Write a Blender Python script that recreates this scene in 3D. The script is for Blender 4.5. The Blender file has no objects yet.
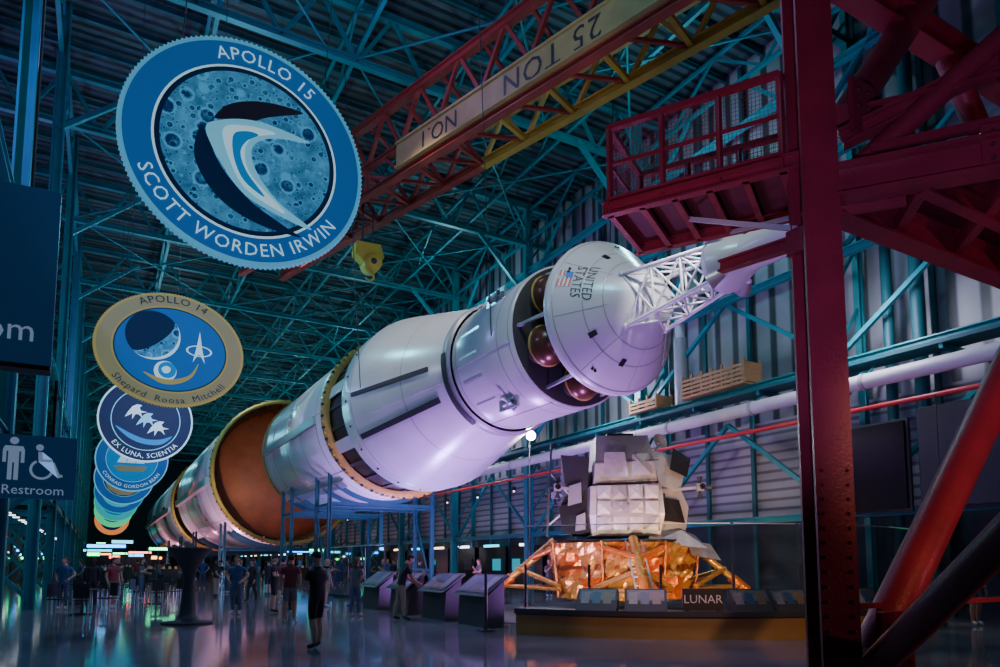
import bpy, bmesh, math, random
from mathutils import Vector, Matrix
random.seed(7)
scene=bpy.context.scene
col=scene.collection
PI=math.pi
# ---------------------------------------------------------------- materials
M={}
def mk(name,c,rough=.5,metal=0.,var=.12,scale=2.,bump=0.,bscale=20.,emis=None,es=0.,stretch=None,coat=0.):
    m=bpy.data.materials.new(name); m.use_nodes=True; nt=m.node_tree; N=nt.nodes; L=nt.links
    b=N['Principled BSDF']
    tc=N.new('ShaderNodeTexCoord'); mp=N.new('ShaderNodeMapping'); L.new(tc.outputs['Object'],mp.inputs[0])
    if stretch: mp.inputs['Scale'].default_value=stretch
    no=N.new('ShaderNodeTexNoise'); no.inputs['Scale'].default_value=scale; no.inputs['Detail'].default_value=5
    L.new(mp.outputs[0],no.inputs['Vector'])
    mx=N.new('ShaderNodeMix'); mx.data_type='RGBA'
    L.new(no.outputs[0],mx.inputs[0])
    mx.inputs[6].default_value=(*[max(0,x*(1-var)) for x in c],1)
    mx.inputs[7].default_value=(*[min(1,x*(1+var)) for x in c],1)
    L.new(mx.outputs[2],b.inputs['Base Color'])
    b.inputs['Roughness'].default_value=rough; b.inputs['Metallic'].default_value=metal
    if coat: b.inputs['Coat Weight'].default_value=coat
    if bump:
        n2=N.new('ShaderNodeTexNoise'); n2.inputs['Scale'].default_value=bscale; n2.inputs['Detail'].default_value=4
        L.new(mp.outputs[0],n2.inputs['Vector'])
        bp=N.new('ShaderNodeBump'); bp.inputs['Strength'].default_value=bump; bp.inputs['Distance'].default_value=.05
        L.new(n2.outputs[0],bp.inputs['Height']); L.new(bp.outputs[0],b.inputs['Normal'])
    if emis:
        b.inputs['Emission Color'].default_value=(*emis,1); b.inputs['Emission Strength'].default_value=es
    M[name]=m; return m
def mk_bands(name,c1,c2,period,axis='Y',rough=.5,bump=.6,sharp=.25,metal=0.):
    m=bpy.data.materials.new(name); m.use_nodes=True; nt=m.node_tree; N=nt.nodes; L=nt.links
    b=N['Principled BSDF']; tc=N.new('ShaderNodeTexCoord')
    w=N.new('ShaderNodeTexWave'); w.wave_type='BANDS'; w.bands_direction=axis
    w.inputs['Scale'].default_value=2*PI/period/20.0
    w.inputs['Distortion'].default_value=0
    L.new(tc.outputs['Object'],w.inputs['Vector'])
    r=N.new('ShaderNodeValToRGB'); r.color_ramp.elements[0].position=sharp; r.color_ramp.elements[1].position=sharp+.25
    r.color_ramp.elements[0].color=(*c1,1); r.color_ramp.elements[1].color=(*c2,1)
    L.new(w.outputs['Fac'],r.inputs[0])
    no=N.new('ShaderNodeTexNoise'); no.inputs['Scale'].default_value=.35; no.inputs['Detail'].default_value=6
    L.new(tc.outputs['Object'],no.inputs['Vector'])
    mx=N.new('ShaderNodeMix'); mx.data_type='RGBA'; mx.blend_type='MULTIPLY'; mx.inputs[0].default_value=.6
    L.new(r.outputs[0],mx.inputs[6]); L.new(no.outputs[0],mx.inputs[7])
    L.new(mx.outputs[2],b.inputs['Base Color'])
    bp=N.new('ShaderNodeBump'); bp.inputs['Strength'].default_value=bump; bp.inputs['Distance'].default_value=.06
    L.new(w.outputs['Fac'],bp.inputs['Height']); L.new(bp.outputs[0],b.inputs['Normal'])
    b.inputs['Roughness'].default_value=rough; b.inputs['Metallic'].default_value=metal
    M[name]=m
def mk_glass(name,c,t=.85):
    m=bpy.data.materials.new(name); m.use_nodes=True; nt=m.node_tree; N=nt.nodes; L=nt.links
    N.remove(N['Principled BSDF']); out=N['Material Output']
    a=N.new('ShaderNodeBsdfTransparent'); a.inputs[0].default_value=(*c,1)
    g=N.new('ShaderNodeBsdfGlossy'); g.inputs['Roughness'].default_value=.03
    fr=N.new('ShaderNodeFresnel'); fr.inputs[0].default_value=1.9
    mx=N.new('ShaderNodeMixShader'); L.new(fr.outputs[0],mx.inputs[0]); L.new(a.outputs[0],mx.inputs[1]); L.new(g.outputs[0],mx.inputs[2])
    L.new(mx.outputs[0],out.inputs[0]); M[name]=m
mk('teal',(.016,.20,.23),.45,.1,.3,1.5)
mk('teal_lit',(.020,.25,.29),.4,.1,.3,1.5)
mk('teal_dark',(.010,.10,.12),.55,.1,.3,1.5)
mk('red_steel',(.21,.018,.032),.36,.1,.35,2.5,.15,30)
mk('red_deck',(.10,.010,.020),.5,.1,.35,3)
mk('crane_red',(.28,.035,.03),.5,.1,.35,1.5)
mk('crane_yellow',(.42,.30,.04),.5,.1,.3,1.5)
mk('crane_tan',(.38,.25,.11),.6,0,.35,1.5)
mk('yellow',(.65,.42,.05),.45,0,.25,3)
mk('ring_yellow',(.42,.29,.05),.5,0,.35,3)
mk('rocket_white',(.68,.68,.70),.28,.1,.14,.8,.04,3)
mk('rocket_grey',(.42,.42,.44),.4,.2,.15,2)
mk('silver',(.60,.61,.64),.3,.55,.12,1.5,.05,6)
mk('black',(.012,.013,.016),.45,0,.3,3)
mk('charcoal',(.03,.032,.036),.55,0,.3,3)
mk('brown_inner',(.26,.065,.022),.55,.1,.5,1.2,.4,6)
mk('copper',(.13,.055,.03),.3,.5,.3,4)
mk('gold_foil',(.95,.45,.11),.25,.7,.35,4,.8,7)
mk('orange_foil',(.95,.24,.04),.28,.65,.35,5,.8,9)
mk('dark_foil',(.25,.08,.02),.3,.6,.4,5,.8,9)
mk('lm_grey',(.40,.40,.42),.38,.4,.28,2.5,.7,3)
mk('lm_white',(.54,.54,.56),.38,.3,.25,2.5,.7,3)
mk('lm_black',(.02,.02,.024),.5,.2,.3,2.5,.4,6)
mk('decal_white',(.75,.75,.77),.5,0,.05,2)
mk('pipe_white',(.6,.6,.66),.45,0,.12,2)
mk('rail_red',(.55,.02,.03),.4,0,.2,2)
mk('wood',(.40,.24,.11),.65,0,.35,3,.2,20,stretch=(1,1,6))
mk('ochre',(.30,.19,.05),.5,0,.25,2)
mk('sign_blue',(.008,.035,.10),.5,0,.15,1,emis=(.004,.03,.09),es=.5)
mk('sign_ink',(.5,.6,.75),.5,0,.05,1,emis=(.3,.45,.7),es=.35)
mk('wall_pale',(.34,.36,.44),.7,0,.2,1,.2,8)
mk('wall_dark',(.02,.035,.05),.7,0,.3,.6)
mk('screen_black',(.006,.006,.008),.25,0,.2,1)
mk('screen_grey',(.05,.05,.065),.3,0,.4,.4)
mk('lamp_white',(1,1,1),.3,0,0,1,emis=(1,.98,.93),es=350)
mk('lamp_small',(1,1,1),.3,0,0,1,emis=(.85,.92,1),es=5)
mk('lamp_warm',(1,1,1),.3,0,0,1,emis=(1,.75,.4),es=4)
mk('neon_green',(.1,.8,.3),.3,0,0,1,emis=(.05,1,.35),es=8)
mk('neon_blue',(.1,.3,.9),.3,0,0,1,emis=(.05,.35,1),es=7)
mk('neon_cyan',(.1,.8,.9),.3,0,0,1,emis=(.05,.75,1),es=3)
mk('neon_red',(.9,.1,.1),.3,0,0,1,emis=(1,.08,.05),es=10)
mk('neon_orange',(.9,.4,.1),.3,0,0,1,emis=(1,.35,.05),es=7)
mk('panel_print',(.10,.12,.15),.35,0,.7,9)
mk('print_blue',(.03,.07,.14),.35,0,.4,5); mk('print_tan',(.16,.12,.07),.35,0,.4,5); mk('print_grey',(.2,.2,.22),.35,0,.4,5)
mk_bands('siding',(.05,.07,.08),(.36,.40,.44),.9,'Y',.5,.5,.12)
mk_bands('deck',(.010,.026,.032),(.065,.12,.14),.45,'Y',.6,.6,.3)
mk_bands('brickpale',(.16,.17,.22),(.42,.44,.52),.35,'Z',.7,.3,.1)
mk_glass('glass',(.84,.92,.95))
def floor_mat():
    m=bpy.data.materials.new('polished_floor'); m.use_nodes=True; nt=m.node_tree; N=nt.nodes; L=nt.links
    b=N['Principled BSDF']; tc=N.new('ShaderNodeTexCoord')
    no=N.new('ShaderNodeTexNoise'); no.inputs['Scale'].default_value=.5; no.inputs['Detail'].default_value=8
    L.new(tc.outputs['Object'],no.inputs['Vector'])
    r=N.new('ShaderNodeValToRGB'); r.color_ramp.elements[0].color=(.10,.105,.12,1); r.color_ramp.elements[1].color=(.26,.26,.29,1)
    r.color_ramp.elements[0].position=.3; r.color_ramp.elements[1].position=.75
    L.new(no.outputs[0],r.inputs[0])
    br=N.new('ShaderNodeTexBrick'); br.offset=0; br.inputs['Scale'].default_value=1
    br.inputs['Brick Width'].default_value=3; br.inputs['Row Height'].default_value=3; br.inputs['Mortar Size'].default_value=.012
    br.inputs['Color1'].default_value=(1,1,1,1); br.inputs['Color2'].default_value=(.9,.9,.9,1); br.inputs['Mortar'].default_value=(.25,.25,.25,1)
    L.new(tc.outputs['Object'],br.inputs['Vector'])
    mx=N.new('ShaderNodeMix'); mx.data_type='RGBA'; mx.blend_type='MULTIPLY'; mx.inputs[0].default_value=1
    L.new(r.outputs[0],mx.inputs[6]); L.new(br.outputs[0],mx.inputs[7]); L.new(mx.outputs[2],b.inputs['Base Color'])
    n2=N.new('ShaderNodeTexNoise'); n2.inputs['Scale'].default_value=1.5; n2.inputs['Detail'].default_value=8
    L.new(tc.outputs['Object'],n2.inputs['Vector'])
    mr=N.new('ShaderNodeMapRange'); mr.inputs[3].default_value=.04; mr.inputs[4].default_value=.15
    L.new(n2.outputs[0],mr.inputs[0]); L.new(mr.outputs[0],b.inputs['Roughness'])
    bp=N.new('ShaderNodeBump'); bp.inputs['Strength'].default_value=.06; bp.inputs['Distance'].default_value=.02
    L.new(n2.outputs[0],bp.inputs['Height']); L.new(bp.outputs[0],b.inputs['Normal'])
    b.inputs['Specular IOR Level'].default_value=1.0; b.inputs['IOR'].default_value=2.1
    M['floor']=m
floor_mat()
def crater_mat(name,c1,c2,sc,em=.25):
    m=bpy.data.materials.new(name); m.use_nodes=True; nt=m.node_tree; N=nt.nodes; L=nt.links
    b=N['Principled BSDF']; tc=N.new('ShaderNodeTexCoord')
    no=N.new('ShaderNodeTexNoise'); no.inputs['Scale'].default_value=3; no.inputs['Detail'].default_value=10; no.inputs['Roughness'].default_value=.7; L.new(tc.outputs['Object'],no.inputs['Vector'])
    prev=no.outputs[0]
    for s_,wt in ((sc,.7),(sc*2.6,.6),(sc*5,.45)):
        v=N.new('ShaderNodeTexVoronoi'); v.inputs['Scale'].default_value=s_; L.new(tc.outputs['Object'],v.inputs['Vector'])
        r=N.new('ShaderNodeValToRGB'); e=r.color_ramp.elements
        e[0].position=0; e[0].color=(.25,.25,.25,1); e[1].position=1; e[1].color=(.5,.5,.5,1)
        for p_,c_ in ((.22,.12),(.30,.95),(.36,.5)): q=e.new(p_); q.color=(c_,c_,c_,1)
        L.new(v.outputs['Distance'],r.inputs[0])
        mx=N.new('ShaderNodeMix'); mx.data_type='RGBA'; mx.blend_type='OVERLAY'; mx.inputs[0].default_value=wt
        L.new(prev,mx.inputs[6]); L.new(r.outputs[0],mx.inputs[7]); prev=mx.outputs[2]
    r=N.new('ShaderNodeValToRGB'); r.color_ramp.elements[0].color=(*c1,1); r.color_ramp.elements[1].color=(*c2,1)
    r.color_ramp.elements[0].position=.25; r.color_ramp.elements[1].position=.70
    L.new(prev,r.inputs[0]); L.new(r.outputs[0],b.inputs['Base Color']); b.inputs['Roughness'].default_value=.6
    L.new(r.outputs[0],b.inputs['Emission Color']); b.inputs['Emission Strength'].default_value=em  # emission in the crater colour stands in for spotlight on the patch
    M[name]=m
crater_mat('patch_moon',(.002,.03,.13),(.10,.46,.78),2.6,.4)
def pm(name,c,em=.4): mk(name,c,.6,0,.08,2,emis=c,es=em)  # unlit patch colours given a glow, painting in the spotlight's brightness
pm('p_cyan',(.25,.72,.95)); pm('p_blue',(.005,.13,.42)); pm('p_navy',(.004,.02,.08),.2); pm('p_mid',(.01,.26,.62)); pm('p_edge',(.13,.50,.75))
pm('p_white',(.62,.90,1.0),.5); pm('p_gold',(.42,.36,.18),.2); pm('p_dark',(.03,.012,.04),.1); pm('p_teal',(.02,.45,.5),.6); pm('p_green',(.03,.6,.25),.9)
pm('p_orange',(.8,.22,.05),.9); pm('p_ink',(.01,.03,.08),.1); pm('p_gold2',(.50,.40,.12),.3)

# ---------------------------------------------------------------- mesh builder
class MB:
    def __init__(s): s.v=[]; s.f=[]; s.m=[]; s.s=[]
    def add(s,vs,fs,mat,smooth=False,T=None):
        o=len(s.v)
        for v in vs:
            v=Vector(v)
            if T is not None: v=T@v
            s.v.append(tuple(v))
        for f in fs: s.f.append([i+o for i in f]); s.m.append(mat); s.s.append(smooth)
    def box(s,c,size,mat,T=None):
        x,y,z=[k/2 for k in size]; c=Vector(c)
        vs=[c+Vector((a*x,b*y,d*z)) for a in(-1,1) for b in(-1,1) for d in(-1,1)]
        s.add(vs,[(0,1,3,2),(4,6,7,5),(0,4,5,1),(2,3,7,6),(0,2,6,4),(1,5,7,3)],mat,T=T)
    def frame(s,p1,p2,up=(0,0,1)):
        p1=Vector(p1);p2=Vector(p2); d=(p2-p1).normalized(); up=Vector(up)
        if abs(d.dot(up))>.98*up.length: up=Vector((0,1,0)) if abs(d.y)<.9 else Vector((1,0,0))
        a=d.cross(up).normalized(); b=a.cross(d).normalized(); return p1,p2,a,b
    def prism(s,p1,p2,prof,mat,up=(0,0,1),T=None):
        p1,p2,a,b=s.frame(p1,p2,up); n=len(prof)
        vs=[p1+a*x+b*y for x,y in prof]+[p2+a*x+b*y for x,y in prof]
        fs=[(i,(i+1)%n,n+(i+1)%n,n+i) for i in range(n)]+[tuple(range(n)),tuple(range(n,2*n))]
        s.add(vs,fs,mat,T=T)
    def beam(s,p1,p2,w,h,mat,up=(0,0,1),T=None):
        s.prism(p1,p2,[(-w/2,-h/2),(w/2,-h/2),(w/2,h/2),(-w/2,h/2)],mat,up,T)
    def ibeam(s,p1,p2,w,h,mat,up=(0,0,1),t=.04,T=None):
        W=w/2;H=h/2;c=t/2
        s.prism(p1,p2,[(-W,-H),(W,-H),(W,-H+t),(c,-H+t),(c,H-t),(W,H-t),(W,H),(-W,H),(-W,H-t),(-c,H-t),(-c,-H+t),(-W,-H+t)],mat,up,T)
    def tube(s,p1,p2,r1,r2,mat,n=12,T=None,caps=True):
        p1,p2,a,b=s.frame(p1,p2)
        vs=[p1+(a*math.cos(2*PI*i/n)+b*math.sin(2*PI*i/n))*r1 for i in range(n)]+[p2+(a*math.cos(2*PI*i/n)+b*math.sin(2*PI*i/n))*r2 for i in range(n)]
        s.add(vs,[(i,(i+1)%n,n+(i+1)%n,n+i) for i in range(n)],mat,True,T)
        if caps: s.add(vs,[tuple(range(n)),tuple(range(n,2*n))],mat,False,T)
    def lathe(s,prof,o,d,mat,n=64,T=None,smooth=True):
        o=Vector(o); p1,p2,a,b=s.frame(o,o+Vector(d)); d=Vector(d).normalized()
        vs=[]
        for t,r in prof:
            for i in range(n):
                an=2*PI*i/n; vs.append(o+d*t+(a*math.cos(an)+b*math.sin(an))*max(r,1e-4))
        fs=[]
        for k in range(len(prof)-1):
            for i in range(n):
                j=(i+1)%n; fs.append((k*n+i,k*n+j,(k+1)*n+j,(k+1)*n+i))
        s.add(vs,fs,mat,smooth,T)
    def sphere(s,c,r,mat,n=16,T=None):
        if not hasattr(r,'__len__'): r=(r,r,r)
        c=Vector(c); vs=[];fs=[];h=n//2+1
        for k in range(h):
            ph=PI*k/(h-1)
            for i in range(n):
                an=2*PI*i/n; vs.append(c+Vector((r[0]*math.sin(ph)*math.cos(an),r[1]*math.sin(ph)*math.sin(an),r[2]*math.cos(ph))))
        for k in range(h-1):
            for i in range(n):
                j=(i+1)%n; fs.append((k*n+i,k*n+j,(k+1)*n+j,(k+1)*n+i))
        s.add(vs,fs,mat,True,T)
    def hull(s,pts,mat,T=None,smooth=False):
        bm=bmesh.new(); 
        for p in pts: bm.verts.new(p)
        r=bmesh.ops.convex_hull(bm,input=bm.verts); 
        if not smooth: bmesh.ops.dissolve_limit(bm,angle_limit=.02,verts=bm.verts,edges=bm.edges)
        bm.verts.index_update(); bm.verts.ensure_lookup_table()
        s.add([v.co.copy() for v in bm.verts],[[v.index for v in f.verts] for f in bm.faces],mat,smooth,T=T); bm.free()
    def text(s,st,size,mat,fn,ext=.0,space=1.0,align='CENTER'):
        if not st: return
        c=bpy.data.curves.new('t','FONT'); c.body=st; c.size=size; c.align_x=align; c.align_y='CENTER'; c.space_character=space; c.resolution_u=2
        o=bpy.data.objects.new('t',c); col.objects.link(o)
        dg=bpy.context.evaluated_depsgraph_get(); dg.update(); e=o.evaluated_get(dg); me=e.to_mesh()
        vs=[fn(v.co.x,v.co.y) for v in me.vertices]; fs=[list(p.vertices) for p in me.polygons]
        s.add(vs,fs,mat); e.to_mesh_clear(); bpy.data.objects.remove(o); bpy.data.curves.remove(c)
    def build(s,name,parent=None,loc=(0,0,0),rotz=0,fix=True):
        me=bpy.data.meshes.new(name); me.from_pydata(s.v,[],s.f)
        names=[]
        for x in s.m:
            if x not in names: names.append(x)
        for x in names: me.materials.append(M[x])
        me.polygons.foreach_set('material_index',[names.index(x) for x in s.m])
        me.polygons.foreach_set('use_smooth',s.s)
        if fix:
            bm=bmesh.new(); bm.from_mesh(me); bmesh.ops.recalc_face_normals(bm,faces=bm.faces); bm.to_mesh(me); bm.free()
        me.update()
        o=bpy.data.objects.new(name,me); col.objects.link(o); o.location=loc; o.rotation_euler=(0,0,rotz)
        if parent: o.parent=parent
        return o
def empty(name,loc=(0,0,0)):
    e=bpy.data.objects.new(name,None); e.location=loc; col.objects.link(e); e.empty_display_size=.3; return e
def inst(o,name,loc,rotz=0,sc=1):
    n=bpy.data.objects.new(name,o.data); n.location=loc; n.rotation_euler=(0,0,rotz); n.scale=(sc,sc,sc); col.objects.link(n); return n

# ---------------------------------------------------------------- camera
cam=bpy.data.cameras.new('camera'); co=bpy.data.objects.new('camera',cam); col.objects.link(co); scene.camera=co
cam.sensor_width=36; cam.lens=25.2; cam.shift_y=.1615; cam.clip_end=400
p=math.radians(5.48); th=math.radians(29.64)
co.location=(0,0,1.55); co.rotation_euler=(PI/2+p,0,-th)

# ---------------------------------------------------------------- shell
XL,XR,YF,YB,ZC=-10,21.5,-8,140,21.5
b=MB(); b.box(((XL+XR)/2,(YF+YB)/2,-.1),(XR-XL,YB-YF,.2),'floor'); b.build('floor')
b=MB(); b.box(((XL+XR)/2,(YF+YB)/2,ZC+.1),(XR-XL+.6,YB-YF+.6,.2),'deck'); b.build('ceiling')
b=MB()
b.box((XR+.15,(YF+YB)/2,ZC/2+3.4),(.3,YB-YF,ZC-6.8),'siding')
b.box((XR+.15,(YF+YB)/2,4.9),(.3,YB-YF,3.8),'brickpale')
b.box((XR+.15,(YF+YB)/2,1.5),(.3,YB-YF,3.0),'wall_dark')
b.build('wall_right')
b=MB(); b.box((XL-.15,(YF+YB)/2,ZC/2),(.3,YB-YF,ZC),'wall_dark'); b.build('wall_left')
b=MB(); b.box(((XL+XR)/2,YB+.15,ZC/2),(XR-XL,.3,ZC),'wall_dark'); b.build('wall_back')
b=MB(); b.box(((XL+XR)/2,YF-.15,ZC/2),(XR-XL,.3,ZC),'wall_dark'); b.build('wall_front')

# roof structure
BAY=9.1
b=MB()
ys=[4.4+BAY*k for k in range(0,15)]
for y in ys:
    zt,zb=ZC-.25,ZC-2.4
    b.ibeam((XL,y,zt),(XR,y,zt),.25,.3,'teal')
    b.ibeam((XL,y,zb),(XR,y,zb),.25,.25,'teal')
    n=12; dx=(XR-XL)/n
    for i in range(n):
        x=XL+i*dx
        b.beam((x,y,zt),(x+dx/2,y,zb),.13,.13,'teal'); b.beam((x+dx/2,y,zb),(x+dx,y,zt),.13,.13,'teal')
    for k in range(1,5):
        yy=y+BAY*k/5
        b.ibeam((XL,yy,ZC-.2),(XR,yy,ZC-.2),.12,.22,'teal_dark')
for x in (-6,-2,2.5,7,11.5,16,19.8):
    zt,zb=ZC-.5,ZC-2.2
    b.beam((x,YF,zb),(x,YB,zb),.14,.14,'teal'); b.beam((x,YF,zt),(x,YB,zt),.12,.12,'teal')
    for y in ys:
        for q in (0,.5):
            b.beam((x,y+BAY*q,zt),(x,y+BAY*(q+.25),zb),.09,.09,'teal'); b.beam((x,y+BAY*(q+.25),zb),(x,y+BAY*(q+.5),zt),.09,.09,'teal')
for y in ys:
    for x in (-2,7,16-4.5):
        b.tube((x,y,ZC-2.3),(x+8,y+BAY,ZC-2.3),.045,.045,'teal',6); b.tube((x+8,y,ZC-2.3),(x,y+BAY,ZC-2.3),.045,.045,'teal',6)
b.build('roof_truss')

# right framing
b=MB(); X=19.8
ysr=[4.4+BAY*k for k in range(0,15)]
for y in ysr:
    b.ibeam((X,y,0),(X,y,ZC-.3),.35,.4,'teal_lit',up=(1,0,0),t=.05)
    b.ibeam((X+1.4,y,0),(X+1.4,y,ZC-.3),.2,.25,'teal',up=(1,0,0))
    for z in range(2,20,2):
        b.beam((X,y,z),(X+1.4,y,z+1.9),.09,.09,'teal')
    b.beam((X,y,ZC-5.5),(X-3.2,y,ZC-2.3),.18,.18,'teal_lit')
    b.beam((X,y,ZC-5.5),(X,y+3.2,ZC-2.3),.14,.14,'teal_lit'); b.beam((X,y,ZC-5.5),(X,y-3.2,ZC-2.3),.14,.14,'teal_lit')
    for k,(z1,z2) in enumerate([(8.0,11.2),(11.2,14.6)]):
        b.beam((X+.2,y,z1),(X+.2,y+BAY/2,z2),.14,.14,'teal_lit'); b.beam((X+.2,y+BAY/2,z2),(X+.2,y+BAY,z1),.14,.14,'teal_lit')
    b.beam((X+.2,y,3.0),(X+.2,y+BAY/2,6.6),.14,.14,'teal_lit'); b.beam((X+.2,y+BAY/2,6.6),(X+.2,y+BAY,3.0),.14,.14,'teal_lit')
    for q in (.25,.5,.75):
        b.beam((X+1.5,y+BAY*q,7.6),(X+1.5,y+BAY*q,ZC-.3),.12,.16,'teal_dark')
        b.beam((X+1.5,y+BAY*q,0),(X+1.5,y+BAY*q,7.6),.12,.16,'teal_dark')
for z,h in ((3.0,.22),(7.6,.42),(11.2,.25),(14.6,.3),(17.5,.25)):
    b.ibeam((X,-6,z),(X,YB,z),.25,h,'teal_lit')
b.build('wall_framing')
# left column row
b=MB()
for k in range(12):
    y=18.4+BAY*k
    b.ibeam((-1.95,y,0),(-1.95,y,ZC-.3),.35,.35,'teal',up=(1,0,0),t=.05)
    b.beam((-1.95,y,ZC-5),(1.2,y,ZC-2.3),.16,.16,'teal'); b.beam((-1.95,y,ZC-5),(-1.95,y+3,ZC-2.3),.12,.12,'teal')
    b.ibeam((-1.95,y,4.2),(-9.8,y,4.2),.2,.35,'teal')
    b.beam((-1.95,y,.3),(-1.95-3.5,y,4.0),.12,.12,'teal'); b.beam((-5.4,y,.3),(-1.95,y,4.0),.12,.12,'teal')
b.ibeam((-1.95,10,4.2),(-1.95,YB,4.2),.2,.4,'teal'); b.ibeam((-1.95,10,9.0),(-1.95,YB,9.0),.2,.3,'teal')
b.build('column_row')

# mezzanine pipes
b=MB(); b.beam((19.6,-6,7.42),(19.6,YB,7.42),.9,.1,'teal_dark'); 
for y in range(-5,135,3): b.beam((19.2,y,7.3),(21.4,y,7.3),.1,.14,'teal')
b.build('mezzanine_walkway')
b=MB(); b.tube((19.0,-6,6.75),(19.0,130,6.75),.22,.22,'pipe_white',20)
for y in range(-4,128,4): b.tube((19.0,y,6.75),(19.0,y+.12,6.75),.25,.25,'rocket_grey',20); b.beam((19.0,y,6.9),(19.6,y,7.4),.05,.05,'teal')
b.build('service_pipe')
b=MB(); b.tube((18.95,-6,5.95),(18.95,130,5.95),.07,.07,'rail_red',12)
for y in range(-4,128,4): b.beam((18.95,y,5.95),(18.95,y,6.5),.04,.04,'teal')
b.build('red_sprinkler_pipe')

# ---------------------------------------------------------------- rocket
R0=Vector((10.8,0,7.6)); rocket=empty('moon_rocket',(10.8,30,7.6))
def rp(y,r,ph): return Vector((R0.x+r*math.cos(ph),y,R0.z+r*math.sin(ph)))
def child(b,name):
    o=b.build(name); o.parent=rocket; o.matrix_parent_inverse=Matrix.Translation(rocket.location).inverted(); return o
D=(0,1,0)
b=MB()
AP=11.95
b.lathe([(13.98,0),(13.93,.7),(13.8,1.35),(13.62,1.8),(13.5,1.93)],R0,D,'rocket_grey'); 
def cmr(y): return .66+(1.92-.66)*(y-AP)/(13.28-AP)
b.lathe([(13.5,1.93),(13.38,1.95),(13.28,1.92),(AP,.66),(AP-.15,.55),(AP-.25,.42),(AP-.27,0)],R0,D,'rocket_white')
for y in (12.35,12.7,13.22): b.lathe([(y,cmr(y)+.006),(y+.02,cmr(y+.02)+.006)],R0,D,'rocket_grey')
for ph in range(0,360,45):
    a=math.radians(ph+10); b.beam(rp(13.2,cmr(13.2)+.002,a),rp(12.3,cmr(12.3)+.002,a),.012,.012,'rocket_grey')
for ph in (120,215,260):
    a=math.radians(ph)
    b.add([rp(12.75,cmr(12.75)+.012,a-.05),rp(12.75,cmr(12.75)+.012,a+.05),rp(12.6,cmr(12.6)+.012,a+.05),rp(12.6,cmr(12.6)+.012,a-.05)],[(0,1,2,3)],'black')
for ph in (150,153,240,243,90,93): 
    a=math.radians(ph); b.sphere(rp(13.05,cmr(13.05),a),.04,'black',8)
a0=math.radians(161)
def cmtext(yc): 
    def fn(x,y): 
        Y=yc-y; r=cmr(Y)+.012; return rp(Y,r,a0+x/r)
    return fn
b.text('UNITED',.25,'black',cmtext(12.64),space=1.05); b.text('STATES',.25,'black',cmtext(12.84),space=1.05)
def quad(y1,y2,x1,x2,mat,e):
    vs=[]
    for Y,x in ((y1,x1),(y1,x2),(y2,x2),(y2,x1)):
        r=cmr(Y)+e; vs.append(rp(Y,r,a0-.02+x/1.6))
    b.add(vs,[(0,1,2,3)],mat)
for i in range(7): quad(13.19-.035*i,13.19-.035*(i+1),-.20,.20,'rail_red' if i%2==0 else 'decal_white',.012)
quad(13.07,12.945,-.20,-.04,'p_blue',.016)
child(b,'command_module')
b=MB()
b.lathe([(15.0,1.9),(14.93,1.7),(14.9,0)],R0,D,'charcoal')
for k in range(6):
    a=2*PI*k/6+.45; b.sphere(rp(14.42,1.33,a),.52,'copper',24); b.tube(rp(14.6,1.33,a),rp(15,1.33,a),.3,.36,'charcoal',16)
    b.lathe([(0,.5),(.04,.55),(.08,.5)],rp(14.46,1.33,a),D,'ring_yellow',24)
for k in range(6):
    a=2*PI*k/6; b.beam(rp(15,1.75,a),rp(13.6,1.6,a),.08,.08,'silver')
child(b,'service_module_tanks')
b=MB()
b.lathe([(15.0,1.9),(15.0,1.95),(18.45,1.95)],R0,D,'rocket_white')
for y in (15.15,15.75,18.2): b.lathe([(y,1.953),(y+.015,1.962),(y+.04,1.953)],R0,D,'rocket_grey')
for k in range(6):
    a=2*PI*k/6+.2; b.beam(rp(15.1,1.95,a),rp(18.4,1.95,a),.02,.02,'rocket_grey')
for k in range(4):
    a=PI/4+PI/2*k+.15
    c=rp(16.3,2.03,a); b.beam(rp(15.9,1.98,a),rp(16.9,1.98,a),.5,.06,'silver',up=(c-R0)*1)
    rad=(rp(0,1,a)-R0); tan=Vector((-rad.z,0,rad.x)).normalized()
    for dv in (Vector((0,1,0)),Vector((0,-1,0)),tan,-tan):
        b.lathe([(0,.03),(.08,.04),(.2,.08)],c+rad*.08+dv*.05,dv,'rocket_grey',12)
    b.sphere(c+rad*.05,.09,'silver',10)
for a in (PI*.97,PI*1.2):
    vs=[rp(y,1.962,a+d) for y,d in ((16.9,-.2),(16.9,.2),(18.0,.2),(18.0,-.2))]; b.add(vs,[(0,1,2,3)],'silver')
child(b,'service_module')
b=MB()
b.lathe([(18.45,2.02),(18.5,2.10),(18.8,2.13),(18.85,2.05)],R0,D,'rocket_grey')
def ar(y): return 2.03+(3.3-2.03)*(y-18.8)/(24.0-18.8) if y<24 else 3.3
b.lathe([(18.8,2.03),(24.0,3.3),(25.0,3.32),(25.0,3.05)],R0,D,'rocket_white')
for y in (21.0,24.0,24.85): b.lathe([(y,ar(y)+.003),(y+.03,ar(y)+.012),(y+.05,ar(y+.05)+.003)],R0,D,'rocket_grey')
for k in range(4):
    a=2*PI*k/4+.3; b.beam(rp(18.9,ar(18.9)+.002,a),rp(23.9,ar(23.9)+.002,a),.02,.02,'rocket_grey')
for ph,y1,y2,w in ((182,19.6,23.9,.14),(209,19.4,23.9,.20)):
    a=math.radians(ph); b.beam(rp(y1,ar(y1)+.02,a),rp(y2,ar(y2)+.02,a),w,.06,'charcoal',up=rp(0,1,a)-R0)
vs=[];n=14
for i in range(n+1):
    a=math.radians(175+65*i/n); vs+=[rp(18.52,2.15,a),rp(18.78,2.17,a)]
b.add(vs,[(2*i,2*i+1,2*i+3,2*i+2) for i in range(n)],'charcoal',True)
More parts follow.
